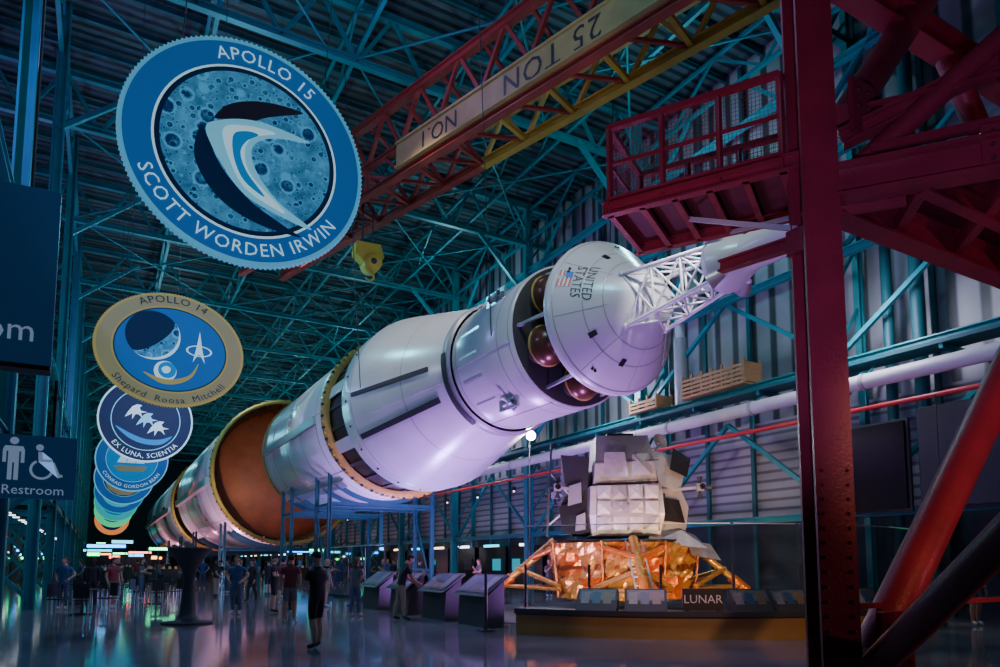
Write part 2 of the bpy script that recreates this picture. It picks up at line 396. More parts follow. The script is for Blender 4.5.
for k in range(10):
    a=math.radians(120+k*16); b.sphere(rp(24.5,3.31,a),.05,'charcoal',8)
child(b,'spacecraft_adapter')
b=MB()
b.lathe([(25.0,3.05),(27.4,3.05)],R0,D,'black')
for k in range(24):
    a=2*PI*k/24; b.beam(rp(25,3.06,a),rp(27.4,3.08,a),.14,.06,'charcoal',up=rp(0,1,a)-R0)
for a in (PI*.93,PI*1.16,PI*.7):
    b.beam(rp(25.1,3.14,a),rp(27.3,3.14,a),.5,.05,'rocket_white',up=rp(0,1,a)-R0)
y,r=27.3,3.36
b.lathe([(y,3.1),(y,r),(y+.12,r+.05),(y+.36,r),(y+.36,3.2)],R0,D,'ring_yellow',96)
for k in range(90):
    a=2*PI*k/90; b.box((0,0,0),(.10,.2,.08),'yellow' if k%2 else 'charcoal',T=Matrix.Translation(rp(y+.1,r+.02,a))@Matrix.Rotation(-a+PI/2,4,'Y'))
child(b,'instrument_ring')
b=MB()
b.lathe([(27.6,3.2),(27.6,3.32),(39,3.32),(39,3.2)],R0,D,'rocket_white',96)
for y in (28.6,31.2,34.0,36.8,38.5): b.lathe([(y,3.322),(y+.03,3.335),(y+.07,3.322)],R0,D,'rocket_grey',96)
for k in range(8):
    a=2*PI*k/8; b.beam(rp(27.8,3.32,a),rp(38.9,3.32,a),.03,.02,'rocket_grey')
for a in (PI*1.02,PI*1.3): b.beam(rp(28.5,3.38,a),rp(38.6,3.38,a),.35,.14,'silver',up=rp(0,1,a)-R0)
b.lathe([(39,3.3),(39.05,3.40),(39.25,3.40),(39.3,3.2)],R0,D,'ring_yellow',96)
b.lathe([(39.3,3.1),(40.2,2.6),(41,1.6),(41.3,.6)],R0,D,'brown_inner')
b.lathe([(41.2,.4),(41.8,.35),(42.3,.6),(43.2,.95),(44.3,1.1)],R0,D,'charcoal',32)
def s4(x,y): r=3.36; return rp(33.2-y,r,math.radians(172)+x/r)
b.text('USA',.8,'rail_red',s4)
child(b,'third_stage')
def bigstage(name,y0,y1,r,inner,txt=None):
    b=MB()
    b.lathe([(y0,r-.12),(y0,r),(y1,r),(y1,r-.5)],R0,D,'rocket_white',96)
    b.lathe([(y0,r-.12),(y0+3.0,r-.3)],R0,D,inner,96)
    b.lathe([(y0+3.0,r-.3),(y0+2.6,r-1.2),(y0+2.1,r-2.4),(y0+1.9,r-3.6),(y0+1.85,0)],R0,D,inner,64)
    b.lathe([(y0-.05,r-.16),(y0-.12,r-.05),(y0-.05,r+.08),(y0+.25,r+.08),(y0+.3,r)],R0,D,'ring_yellow',96)
    for k in range(110):
        a=2*PI*k/110; b.box((0,0,0),(.12,.3,.12),'charcoal' if k%2 else 'yellow',T=Matrix.Translation(rp(y0+.1,r+.06,a))@Matrix.Rotation(-a+PI/2,4,'Y'))
    for k in range(30):
        a=2*PI*k/30; b.beam(rp(y0+.05,r-.2,a),rp(y0+2.9,r-.38,a),.1,.12,'copper')
    for y in (y0+1.0,y0+2.0): b.lathe([(y,r-.25),(y+.05,r-.4),(y+.12,r-.25)],R0,D,'copper',72)
    L=y1-y0
    for q in (.12,.3,.5,.7,.88): b.lathe([(y0+L*q,r+.005),(y0+L*q+.05,r+.03),(y0+L*q+.12,r+.005)],R0,D,'rocket_grey',96)
    for k in range(12):
        a=2*PI*k/12+.2; b.beam(rp(y0+.5,r+.0,a),rp(y1-.3,r+.0,a),.04,.03,'rocket_grey')
    b.beam(rp(y0+1,r+.15,PI*1.05),rp(y1-1,r+.15,PI*1.05),.5,.3,'silver',up=(-1,0,0))
    b.lathe([(y1,r-.5),(y1+.5,r-2),(y1+.7,0)],R0,D,'charcoal')
    for ex,ez in ((0,0),(2.4,2.4),(-2.4,2.4),(2.4,-2.4),(-2.4,-2.4)):
        b.lathe([(y1+.4,.4),(y1+1.0,.45),(y1+2.8,1.15)],R0+Vector((ex,0,ez)),D,'charcoal',24)
    if txt:
        b.text(txt,1.5,'rail_red',lambda x,y:rp(y0+L*.4+ -y,r+.03,math.radians(175)+x/r))
    child(b,name)
bigstage('second_stage',48,71,4.85,'brown_inner','UNITED STATES')
bigstage('first_stage',76,118,4.9,'brown_inner',None)
b=MB()
for y in (84,100,112):
    for k in range(4):
        a0_=PI/2*k; vs=[];n=12
        for i in range(n+1):
            a=a0_+PI/4*i/n; vs+= [rp(y,4.93,a),rp(y+3.5,4.93,a)]
        b.add(vs,[(2*i,2*i+1,2*i+3,2*i+2) for i in range(n)],'black',True)
child(b,'roll_pattern_bands')
# escape tower
b=MB()
T0,T1=12.15,9.75
base=[rp(T0,.86,math.radians(50+90*k)) for k in range(4)]; top=[rp(T1,.50,math.radians(50+90*k)) for k in range(4)]
for k in range(4):
    b.tube(base[k],top[k],.05,.045,'rocket_white',10); b.sphere(base[k],.08,'rocket_white',10)
    ts=(0,.36,.69,1)
    L_=[base[k].lerp(top[k],t) for t in ts]; R_=[base[(k+1)%4].lerp(top[(k+1)%4],t) for t in ts]
    for i in range(3):
        b.tube(L_[i],R_[i+1],.028,.028,'rocket_white',8); b.tube(R_[i],L_[i+1],.028,.028,'rocket_white',8)
        b.tube(L_[i+1],R_[i+1],.03,.03,'rocket_white',8)
b.lathe([(T1+.05,0),(T1+.05,.58),(T1-.1,.6),(T1-.65,.38),(T1-.7,.36),(7.6,.36),(7.55,.39),(7.35,.39),(7.3,.36),(6.2,.36),(5.6,.2),(5.2,.05),(5.15,0)],R0,D,'rocket_white',32)
for k in range(4):
    a=math.radians(45+90*k); b.lathe([(0,.1),(.3,.17)],rp(T1-.3,.5,a),(rp(1,1,a)-R0)*.6+Vector((0,.2,0)),'rocket_grey',14)
child(b,'escape_tower')

# ---------------------------------------------------------------- rocket stands
def stand(y,r,w=.16):
    b=MB(); zt=7.6-r*.70; x1=10.8-r*.72; x2=10.8+r*.72
    for yy in (y-1.0,y+1.0):
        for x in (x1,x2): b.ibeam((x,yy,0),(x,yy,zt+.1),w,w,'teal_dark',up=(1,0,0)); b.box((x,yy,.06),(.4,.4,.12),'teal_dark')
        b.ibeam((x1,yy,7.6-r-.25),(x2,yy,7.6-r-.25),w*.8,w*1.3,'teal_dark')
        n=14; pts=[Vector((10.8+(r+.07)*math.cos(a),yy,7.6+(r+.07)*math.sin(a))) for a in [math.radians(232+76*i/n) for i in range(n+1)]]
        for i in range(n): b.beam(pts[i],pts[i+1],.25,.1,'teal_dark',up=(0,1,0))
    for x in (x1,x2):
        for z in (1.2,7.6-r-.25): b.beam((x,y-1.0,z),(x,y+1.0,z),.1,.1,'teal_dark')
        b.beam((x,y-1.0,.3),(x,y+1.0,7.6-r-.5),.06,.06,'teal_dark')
    b.build('rocket_support_stand')
for y,r in ((30.5,3.32),(37.3,3.32),(51.5,4.9),(68,4.9),(80,4.95),(95,4.95),(112,4.95)): stand(y,r)
b=MB()
for yy in (16.0,23.2):
    rr=1.97 if yy<18 else 3.2
    for dx in (-rr,rr): b.tube((10.8+dx,yy,7.6),(10.8+dx*1.25,yy,ZC-2.4),.015,.015,'charcoal',6)
b.build('suspension_cable')

# ---------------------------------------------------------------- patches
def disc(b,rx,rz,mat,y,n=72,c=(0,0),y2=None):
    if y2 is None: b.add([(c[0]+rx*math.cos(2*PI*i/n),y,c[1]+rz*math.sin(2*PI*i/n)) for i in range(n)],[tuple(range(n))],mat)
    else:
        vs=[(c[0]+rx*math.cos(2*PI*i/n),y,c[1]+rz*math.sin(2*PI*i/n)) for i in range(n)]+[(c[0]+rx*math.cos(2*PI*i/n),y2,c[1]+rz*math.sin(2*PI*i/n)) for i in range(n)]
        b.add(vs,[(i,(i+1)%n,n+(i+1)%n,n+i) for i in range(n)]+[tuple(range(n)),tuple(range(n,2*n))],mat)
def arct(b,st,size,R,mat,y,top=True,ez=1.0,mid=90,space=1.1):
    def fn(x,v):
        if top: a=math.radians(mid)-x/R; r=R+v
        else: a=math.radians(-mid)+x/R; r=R-v
        return (r*math.cos(a),y,r*math.sin(a)*ez)
    b.text(st,size,mat,fn,space=space)
def pl(b,pts,mat,y,s=1.0,c=(0,0)): b.add([(c[0]+p[0]*s,y,c[1]+p[1]*s) for p in pts],[tuple(range(len(pts)))],mat)
def spl(b,pts,mat,y,s=1.0,c=(0,0),k=6):
    n=len(pts); out=[]
    for i in range(n):
        p0,p1,p2,p3=[Vector(pts[(i+j)%n]) for j in (-1,0,1,2)]
        for q in range(k):
            t=q/k; out.append(.5*((2*p1)+(p2-p0)*t+(2*p0-5*p1+4*p2-p3)*t*t+(3*p1-p0-3*p2+p3)*t**3))
    pl(b,out,mat,y,s,c)
def crescent(b,c,r,off,mat,y,rot=0,n=30):
    pts=[]
    for i in range(n+1): a=PI/2+PI*i/n; pts.append((r*math.cos(a),r*math.sin(a)))
    for i in range(n+1): a=1.5*PI-PI*i/n; pts.append((r*off*math.cos(a),r*math.sin(a)))
    pts=[(x*math.cos(rot)-z*math.sin(rot)+c[0],x*math.sin(rot)+z*math.cos(rot)+c[1]) for x,z in pts]
    b.add([(x,y,z) for x,z in pts],[tuple(range(len(pts)))],mat)
def cables(b,rx,loc):
    for sx in (-.6,.6): b.tube((sx*rx,.04,rx*.7),(sx*rx,.04,ZC-2.3-loc[2]),.008,.008,'charcoal',6)
RD=1.70
def patch_base(R,rz,edge,border,inner,rot=0):
    b=MB(); disc(b,R,rz,edge,.0,120,y2=.10)
    n=150
    for i in range(n):
        a=2*PI*i/n; b.box((R*math.cos(a),.05,rz*math.sin(a)),(.03,.11,.03),edge)
    disc(b,R*.97,rz*.965,border,-.006,96); return b
b=patch_base(RD,RD,'p_edge','p_blue','patch_moon')
disc(b,RD*.76,RD*.76,'p_white',-.012); disc(b,RD*.74,RD*.74,'p_navy',-.016); disc(b,RD*.70,RD*.70,'patch_moon',-.02)
arct(b,'APOLLO 15',.27,RD*.855,'p_white',-.02,True,mid=84)
arct(b,'SCOTT WORDEN IRWIN',.27,RD*.87,'p_white',-.02,False,mid=92)
R=RD
spl(b,[(-.30,.20),(-.2,.36),(.0,.47),(.22,.52),(.42,.52),(.25,.43),(.1,.35),(.0,.28),(-.16,.24)],'p_dark',-.026,R)
spl(b,[(-.40,.10),(-.33,.0),(-.20,-.22),(.05,-.44),(.35,-.58),(.48,-.64),(.1,-.62),(-.22,-.48),(-.42,-.2)],'p_navy',-.028,R)
spl(b,[(-.36,.08),(-.24,.2),(-.04,.28),(.18,.30),(.50,.26),(.22,.20),(.05,.10),(.02,-.04),(.1,-.2),(.28,-.38),(.58,-.54),(.30,-.50),(.0,-.40),(-.2,-.2)],'p_cyan',-.032,R)
spl(b,[(-.22,.13),(-.04,.22),(.20,.24),(.02,.14),(-.04,-.02),(.04,-.22),(.34,-.46),(.0,-.34),(-.16,-.10)],'p_white',-.036,R)
spl(b,[(-.14,.10),(-.04,.17),(.06,.17),(-.03,.08),(-.07,-.04),(.0,-.20),(.16,-.37),(-.02,-.28),(-.12,-.10)],'p_mid',-.040,R)
L1=(1.62,10.3,7.54); cables(b,RD,L1); o=b.build('mission_patch_sign',loc=L1); o.rotation_euler=(0,math.radians(3),0)
b=patch_base(1.66,1.40,'p_gold2','p_gold','p_blue')
disc(b,1.30,1.08,'p_gold2',-.012); disc(b,1.26,1.04,'p_ink',-.014); disc(b,1.23,1.01,'p_blue',-.018)
arct(b,'APOLLO 14',.29,1.48,'p_ink',-.02,True,ez=.84); arct(b,'Shepard  Roosa  Mitchell',.25,1.50,'p_ink',-.02,False,ez=.84)
disc(b,.60,.60,'p_navy',-.022,c=(-.42,.30)); crescent(b,(-.42,.30),.60,.35,'patch_moon',-.026,rot=2.3); crescent(b,(-.42,.30),.605,.88,'p_white',-.028,rot=2.3)
disc(b,.25,.25,'p_white',-.022,c=(-.12,-.55)); disc(b,.20,.20,'p_mid',-.026,c=(-.08,-.52)); spl(b,[(-.2,-.5),(-.1,-.42),(.0,-.48),(-.04,-.58),(-.14,-.6)],'p_white',-.028)
n=40; 
for i in range(n):
    a1=2*PI*i/n;a2=2*PI*(i+1)/n; f=lambda a,k:(.62+.3*k*math.cos(a),-.026,.0+.14*k*math.sin(a)+.05)
    b.add([f(a1,1),f(a2,1),f(a2,.85),f(a1,.85)],[(0,1,2,3)],'p_white')
pl(b,[(0,.5),(.06,.1),(.14,-.3),(.03,-.1),(-.03,-.1),(-.14,-.3),(-.06,.1)],'p_white',-.03,1,(.62,.05)); 
spl(b,[(-.6,-.62),(-.1,-.75),(.4,-.6),(.62,-.25),(.5,-.6),(.2,-.82),(-.2,-.86)],'p_gold2',-.024)
L2=(1.28,18.5,6.72); cables(b,1.6,L2); b.build('mission_patch_sign',loc=L2)
b=patch_base(1.58,1.58,'p_white','p_navy','p_navy'); disc(b,1.16,1.16,'p_cyan',-.012); disc(b,1.13,1.13,'p_navy',-.016)
arct(b,'APOLLO XIII',.27,1.34,'p_white',-.02); arct(b,'EX LUNA, SCIENTIA',.25,1.36,'p_white',-.02,False)
for k in range(3):
    c=(-.40+.38*k,.25-.28*k)
    pl(b,[(-.3,0),(-.1,.3),(.1,.42),(.35,.4),(.22,.25),(.3,.1),(.6,.05),(.3,-.02),(.4,-.3),(.2,-.1),(.05,-.1),(-.1,-.4),(-.1,-.08),(-.45,-.3)],'p_white' if k!=1 else 'p_cyan',-.024-.004*k,.7,c)
spl(b,[(-1.0,-.3),(-.55,-.72),(0,-.92),(.55,-.88),(.9,-.55),(.5,-.7),(0,-.72),(-.5,-.55)],'p_mid',-.022)
L3=(1.25,28.8,6.82); cables(b,1.5,L3); b.build('mission_patch_sign',loc=L3)
def simple_patch(edge,border,inner,ink,loc,top,bot,art):
    b=patch_base(1.6,1.6,edge,border,inner); disc(b,1.15,1.15,edge,-.012); disc(b,1.12,1.12,inner,-.016)
    arct(b,top,.28,1.35,ink,-.02); arct(b,bot,.23,1.37,ink,-.02,False)
    if art=='ship':
        pl(b,[(-.8,-.35),(.7,-.35),(.5,-.6),(-.6,-.62)],'p_gold',-.022)
        for x in (-.45,-.05,.35): pl(b,[(-.2,-.3),(.18,-.3),(.25,0),(.18,.3),(-.15,.3),(-.05,0)],'p_white',-.024,1,(x,.1)); pl(b,[(-.15,0),(.12,0),(.18,.2),(.1,.36),(-.1,.36),(-.02,.2)],'p_white',-.024,1,(x,.45))
        disc(b,.3,.3,'p_white',-.02,c=(.6,.6))
    elif art=='eagle':
        pl(b,[(-.9,.6),(-.5,.7),(-.1,.45),(.1,.5),(.3,.4),(.15,.3),(.3,0),(.6,-.1),(.2,-.2),(.0,-.35),(-.1,-.1),(-.4,-.1),(-.5,.3)],'p_white',-.022)
        pl(b,[(-1.0,-.35),(1.0,-.35),(.8,-.75),(.3,-1.05),(-.3,-1.05),(-.8,-.75)],'p_gold',-.02)
    else:
        disc(b,.5,.5,'p_white',-.022,c=(.3,.1)); disc(b,.5,.5,inner,-.024,c=(.1,.25)); pl(b,[(-.8,-.6),(.8,.2),(.2,-.5)],'p_gold',-.026)
    cables(b,1.5,loc); b.build('mission_patch_sign',loc=loc)
simple_patch('p_cyan','p_blue','p_mid','p_white',(1.15,38.6,6.6),'APOLLO XII','CONRAD GORDON BEAN','ship')
simple_patch('p_cyan','p_blue','p_navy','p_white',(1.05,47.5,6.6),'APOLLO 11','','eagle')
simple_patch('p_teal','p_blue','p_teal','p_white',(1.0,56.6,6.6),'APOLLO X','','moon')
simple_patch('p_green','p_teal','p_mid','p_white',(.95,65.7,6.5),'APOLLO IX','','moon')
simple_patch('p_green','p_green','p_navy','p_ink',(.9,75,6.4),'APOLLO 8','','moon')
simple_patch('p_orange','p_orange','p_navy','p_white',(.9,84,6.0),'APOLLO 7','','moon')

# ---------------------------------------------------------------- left signs
b=MB(); b.box((-2.17,10.6,5.2),(3.0,.12,2.4),'sign_blue'); b.box((-2.17,10.55,4.0),(3.0,.3,.06),'charcoal')
b.text('Showroom',.42,'sign_ink',lambda x,y:(-.85+x,10.52,4.48+y),align='RIGHT')
for x in (-1,-3): b.tube((x,10.6,6.4),(x,10.6,ZC-2),.02,.02,'charcoal',6)
b.build('hanging_banner')
b=MB(); b.box((-1.20,10.6,2.75),(1.75,.1,.80),'sign_blue')
b.text("Men's Restroom",.165,'sign_ink',lambda x,y:(-.44+x,10.54,2.45+y),align='RIGHT')
def picto(cx,cz,s):
    Y=10.54
    n=16; b.add([(cx+.05*s*math.cos(2*PI*i/n),Y,cz+.24*s+.05*s*math.sin(2*PI*i/n)) for i in range(n)],[tuple(range(n))],'sign_ink')
    b.add([(cx+x*s,Y,cz+z*s) for x,z in ((-.1,.17),(.1,.17),(.12,.12),(.12,-.05),(.08,-.05),(.08,.1),(.06,.1),(.06,-.28),(.01,-.28),(.01,-.05),(-.01,-.05),(-.01,-.28),(-.06,-.28),(-.06,.1),(-.08,.1),(-.08,-.05),(-.12,-.05),(-.12,.12))],[tuple(range(18))],'sign_ink')
picto(-1.0,2.84,.95)
cx,cz=-.70,2.80; n=24
for i in range(18):
    a1=math.radians(120+i*15);a2=math.radians(135+i*15)
    b.add([(cx+r*math.cos(a),10.54,cz-.08+r*math.sin(a)) for a,r in((a1,.13),(a2,.13),(a2,.10),(a1,.10))],[(0,1,2,3)],'sign_ink')
b.add([(cx+.042*math.cos(2*PI*i/16)-.03,10.54,cz+.20+.042*math.sin(2*PI*i/16)) for i in range(16)],[tuple(range(16))],'sign_ink')
b.add([(cx+x*.9,10.54,cz+z*.9) for x,z in((-.05,.16),(-.0,.16),(.01,.06),(.12,.06),(.12,.02),(.02,.02),(.02,-.02),(.13,-.02),(.2,-.2),(.26,-.18),(.25,-.15),(.22,-.15),(.15,.02),(-.04,.02))],[tuple(range(14))],'sign_ink')
for x in (-.6,-1.8): b.tube((x,10.62,3.12),(x,10.62,3.9),.02,.02,'charcoal',6)
b.build('restroom_sign')

# ---------------------------------------------------------------- crane
crane=empty('overhead_crane',(10,20,16))
b=MB()
A=Vector((14.6,6.8,15.1)); E=Vector((6.9,33.3,15.1)); dv=(E-A).normalized(); L=(E-A).length; off=Vector((-dv.y,dv.x,0)).normalized()*2.0
if off.x>0: off=-off
n=14
up=Vector((0,0,1.35))
for i in range(n):
    p1=A+dv*L*i/n; p2=A+dv*L*(i+1)/n; md=(p1+p2)/2
    cm='crane_yellow' if i<7 else 'crane_red'
    b.ibeam(p1,p2,.28,.28,cm); b.ibeam(p1+up,p2+up,.26,.26,cm)
    b.beam(p1,md+up,.12,.12,cm); b.beam(md+up,p2,.12,.12,cm)
    b.beam(p1,p1+off+Vector((0,0,.3)),.14,.14,cm); b.beam(p1,p2+off+Vector((0,0,.3)),.1,.1,'crane_red')
    b.beam(p1+up,p1+off+up*1.7,.12,.12,'crane_red')
    q1=p1+off; q2=p2+off; mq=(q1+q2)/2; top=Vector((0,0,2.3))
    b.ibeam(q1+top,q2+top,.26,.3,'crane_red'); b.beam(q1+Vector((0,0,.6)),mq+top,.12,.12,'crane_red'); b.beam(mq+top,q2+Vector((0,0,.6)),.12,.12,'crane_red')
    b.ibeam(q1-Vector((0,0,.42)),q2-Vector((0,0,.42)),.26,.2,'crane_red')
    if i>=8:
        b.beam(q1-Vector((0,0,.3)),q1+Vector((0,0,.6)),.14,.14,'crane_red'); b.ibeam(q1+Vector((0,0,.6)),q2+Vector((0,0,.6)),.2,.2,'crane_red'); b.beam(q1-Vector((0,0,.3)),mq+Vector((0,0,.6)),.1,.1,'crane_red')
G0=A+off+Vector((0,0,.15))
b.beam(G0,G0+dv*L*8/14,.4,.84,'crane_tan')
for s in (-.42,.42): b.beam(G0+Vector((0,0,s)),G0+dv*L*8/14+Vector((0,0,s)),.55,.07,'crane_tan')
nrm=off.normalized()
def ct(c0):
    def fn(x,y): return G0+dv*(c0+x)+Vector((0,0,-y))+nrm*.22
    return fn
b.text('25 TON',.95,'charcoal',ct(9.0),space=1.1); b.text('NO.1',.8,'charcoal',ct(13.6))
o=b.build('bridge_girder'); o.parent=crane; o.matrix_parent_inverse=Matrix.Translation(crane.location).inverted()
b=MB(); H=Vector((8.4,25.1,13.15))
for dx in (-.2,.2): b.tube(H+Vector((dx,0,.5)),H+Vector((dx,0,2.2)),.03,.03,'charcoal',6)
b.hull([H+Vector((x,y,z)) for x,y,z in ((-.5,-.25,.55),(.45,-.25,.6),(-.5,.25,.55),(.45,.25,.6),(-.55,-.25,.1),(.6,-.25,.1),(-.55,.25,.1),(.6,.25,.1),(-.2,-.25,-.2),(.4,-.25,-.2),(-.2,.25,-.2),(.4,.25,-.2))],'yellow')
b.lathe([(-.34,.0),(-.34,.34),(.34,.34),(.34,0)],H+Vector((.15,0,-.15)),D,'yellow',24)
b.lathe([(-.36,.0),(-.36,.12),(.36,.12),(.36,0)],H+Vector((.15,0,-.15)),D,'charcoal',16)
pts=[H+Vector((.1+.17*math.cos(a),0,-.65+.17*math.sin(a))) for a in [math.radians(90-250*i/12) for i in range(13)]]
for i in range(12): b.tube(pts[i],pts[i+1],.06-.003*i,.057-.003*i,'yellow',8)
o=b.build('hook_block'); o.parent=crane; o.matrix_parent_inverse=Matrix.Translation(crane.location).inverted()

# ---------------------------------------------------------------- red gantry
g=empty('red_service_gantry',(7.2,5,0))
def gch(b,name):
    o=b.build(name); o.parent=g; o.matrix_parent_inverse=Matrix.Translation(g.location).inverted()
b=MB()
for (x,y) in ((7.12,5.03),(12.8,5.0),(9.6,1.9)):
    b.ibeam((x,y,0),(x,y,14.4),.42,.42,'red_steel',up=(.5,.86,0),t=.05); b.box((x,y,.03),(.8,.8,.06),'red_steel')
Z=5.85
b.ibeam((7.4,5,Z),(12.8,5,Z),.3,.4,'red_steel'); b.ibeam((7.25,4.9,Z+.1),(9.6,1.9,Z+.1),.3,.4,'red_steel'); b.ibeam((12.8,5,Z),(9.6,1.9,Z),.3,.4,'red_steel')
b.add([(7.4,5,Z+.25),(12.8,5,Z+.25),(9.6,1.9,Z+.25)],[(0,1,2)],'red_deck')
for t in (.25,.5,.75):
    p1=Vector((7.4,5,Z)).lerp(Vector((9.6,1.9,Z)),t); p2=Vector((12.8,5,Z)).lerp(Vector((9.6,1.9,Z)),t); b.ibeam(p1,p2,.15,.25,'red_steel')
    b.beam((7.4+5.4*t,5,Z),p1,.12,.2,'red_steel')
b.ibeam((7.4,5,8.9),(12.8,5,8.9),.3,.4,'red_steel'); b.ibeam((7.25,4.9,8.9),(9.6,1.9,8.9),.3,.4,'red_steel')
b.tube((7.75,5,7.0),(10.3,5,10.2),.2,.2,'red_steel',24)
b.tube((7.6,4.8,6.2),(9.5,2.0,8.8),.13,.13,'red_steel',20)
b.tube((12.6,5,6.1),(10.2,5,8.8),.16,.16,'red_steel',20)
b.tube((7.72,5,.45),(12.5,5,5.6),.23,.23,'red_steel',32)
b.tube((7.4,4.9,.25),(6.4,2.0,2.7),.16,.16,'red_steel',28)
b.tube((6.4,2.0,2.7),(6.0,.8,3.7),.16,.16,'red_steel',28)
b.beam((7.5,5,1.05),(12.8,5,1.05),.08,.06,'red_steel')
b.beam((7.6,4.6,6.35),(9.2,2.4,6.35),.1,.1,'red_steel'); b.beam((7.6,4.6,6.9),(9.2,2.4,6.9),.05,.05,'red_steel')
b.ibeam((7.5,4.9,6.6),(9.4,2.2,7.6),.16,.22,'red_steel')
def gus(c,u,v,mat='red_steel'):
    c=Vector(c);u=Vector(u);v=Vector(v);n=u.cross(v).normalized()*.03
    vs=[c+u*a+v*d+n*s for s in(-1,1) for a,d in((-1,-1),(1,-1),(1,.4),(.4,1),(-1,1))]
    b.add(vs,[(0,1,2,3,4),(5,6,7,8,9),(0,1,6,5),(1,2,7,6),(2,3,8,7),(3,4,9,8),(4,0,5,9)],mat)
    for i in range(-1,2):
        for j in range(-1,2):
            q=c+u*.6*i+v*.6*j; b.tube(q-n*1.8,q+n*1.8,.025,.025,'red_deck',8)
gus((7.75,4.72,6.95),(.3,0,0),(0,0,.33)); gus((7.65,4.7,5.95),(.25,-.3,0),(0,0,.3)); gus((8.55,3.3,7.0),(.2,-.25,0),(0,0,.22)); gus((7.75,4.7,.65),(.3,0,0),(0,0,.35)); gus((8.3,3.5,6.05),(.15,-.2,0),(0,0,.25)); gus((7.75,4.72,8.9),(.3,0,0),(0,0,.33))
for i in range(12): 
    for s in (-.14,.14): b.sphere((7.12+s*.86-.11,5.03-s*.5-.19,.8+i*.16),.02,'red_deck',8)
gch(b,'tower_frame')
# cage
b=MB(); S=Vector((6.95,5.3,0)); u=Vector((-.515,.857,0)); w=Vector((.857,.515,0)); LN,WD=2.2,1.35
def q(a,c,z): return S+u*a+w*c+Vector((0,0,z))
zf,zt=6.42,7.5
for c in (0,WD):
    for k in range(4):
        a=LN*k/3; b.beam(q(a,c,zf-.15),q(a,c,zt),.06,.06,'red_steel')
    for z,t in ((zf,.12),(zf+.55,.04),(zt,.08)): b.beam(q(0,c,z),q(LN,c,z),t,t,'red_steel')
    b.ibeam(q(-.2,c,zf-.08),q(LN+.1,c,zf-.08),.12,.2,'red_steel',t=.03)
    for i in range(46): 
        a=LN*i/46; b.beam(q(a,c,zf),q(a,c,zt),.004,.004,'red_steel')
    for i in range(20): b.beam(q(0,c,zf+i*.055),q(LN,c,zf+i*.055),.004,.004,'red_steel')
for a in (0,LN):
    for z,t in ((zf,.12),(zf+.55,.04),(zt,.08)): b.beam(q(a,0,z),q(a,WD,z),t,t,'red_steel')
    for i in range(27): c=WD*i/27; b.beam(q(a,c,zf),q(a,c,zt),.004,.004,'red_steel')
    for i in range(20): b.beam(q(a,0,zf+i*.055),q(a,WD,zf+i*.055),.004,.004,'red_steel')
for k in range(6): b.ibeam(q(LN*k/5,0,zf-.1),q(LN*k/5,WD,zf-.1),.08,.16,'red_steel',t=.02)
b.hull([q(a,c,z) for a in(0,LN) for c in(0,WD) for z in(zf-.04,zf-.01)],'red_deck')
b.beam(q(1.3,WD*.5,zf-.15),q(-.25,0,5.45),.05,.06,'rocket_grey'); b.beam(q(.9,WD,zf-.15),q(-.2,.1,5.7),.04,.05,'rocket_grey')
b.ibeam(q(-.25,0,5.35),q(.9,WD*.5,5.5),.12,.16,'red_steel',t=.03); b.box(q(-.2,.1,5.35),(.3,.3,.3),'red_steel')
b.ibeam(q(-.3,0,zf-.05),(7.2,5,zf-.05),.25,.3,'red_steel'); b.beam(q(-.2,WD,zf-.1),(7.4,5.1,zf-.1),.15,.2,'red_steel')
gch(b,'access_cage')

# ---------------------------------------------------------------- lunar lander
LX,LY=14.05,17.1
lm=empty('lunar_lander',(LX,LY,0)); LT=Matrix.Translation((LX,LY,0))@Matrix.Rotation(math.radians(-30),4,'Z')
def lch(b,name):
    o=b.build(name); o.parent=lm; o.matrix_parent_inverse=Matrix.Translation(lm.location).inverted()
b=MB()
def octa(r,z,ct=.42):
    c=r*ct; return [(r,-c,z),(r,c,z),(c,r,z),(-c,r,z),(-r,c,z),(-r,-c,z),(-c,-r,z),(c,-r,z)]
random.seed(5)
rows,cols=10,72
def oct_r(a,R):
    k=PI/4; d=((a+k/2)%k)-k/2; return R/math.cos(d)
g_=[]
for i in range(rows+1):
    z=.50+1.62*i/rows
    for j_ in range(cols):
        a=2*PI*j_/cols+random.uniform(-.02,.02); rr=oct_r(a,2.12)*(1-.10*(1-i/rows))+random.uniform(-.12,.12)
        g_.append((rr*math.cos(a),rr*math.sin(a),z+(random.uniform(-.06,.06) if 0<i<rows else 0)))
for i in range(rows):
    for j_ in range(cols):
        k=(j_+1)%cols; A1,B1,C1,D1=i*cols+j_,i*cols+k,(i+1)*cols+k,(i+1)*cols+j_
        mm='dark_foil' if (j_%9==4 or i==5) and random.random()<.7 else ('orange_foil' if (j_//5+i//4)%3==0 else 'gold_foil')
        b.add([g_[A1],g_[B1],g_[C1]],[(0,1,2)],mm,T=LT); b.add([g_[A1],g_[C1],g_[D1]],[(0,1,2)],mm,T=LT)
for k in range(8):
    a=PI/4*k+PI/8; rr=2.12/math.cos(PI/8); b.beam((rr*.95*math.cos(a),rr*.95*math.sin(a),.5),(rr*1.03*math.cos(a),rr*1.03*math.sin(a),2.15),.06,.06,'dark_foil',T=LT)
b.hull(octa(1.75,.45)+octa(1.7,.60),'gold_foil',T=LT)
b.hull(octa(2.0,2.08)+octa(2.05,2.2),'lm_black',T=LT)
b.lathe([(0,.35),(.2,.45),(.35,.62)],(0,0,.60),(0,0,-1),'charcoal',24,T=LT)
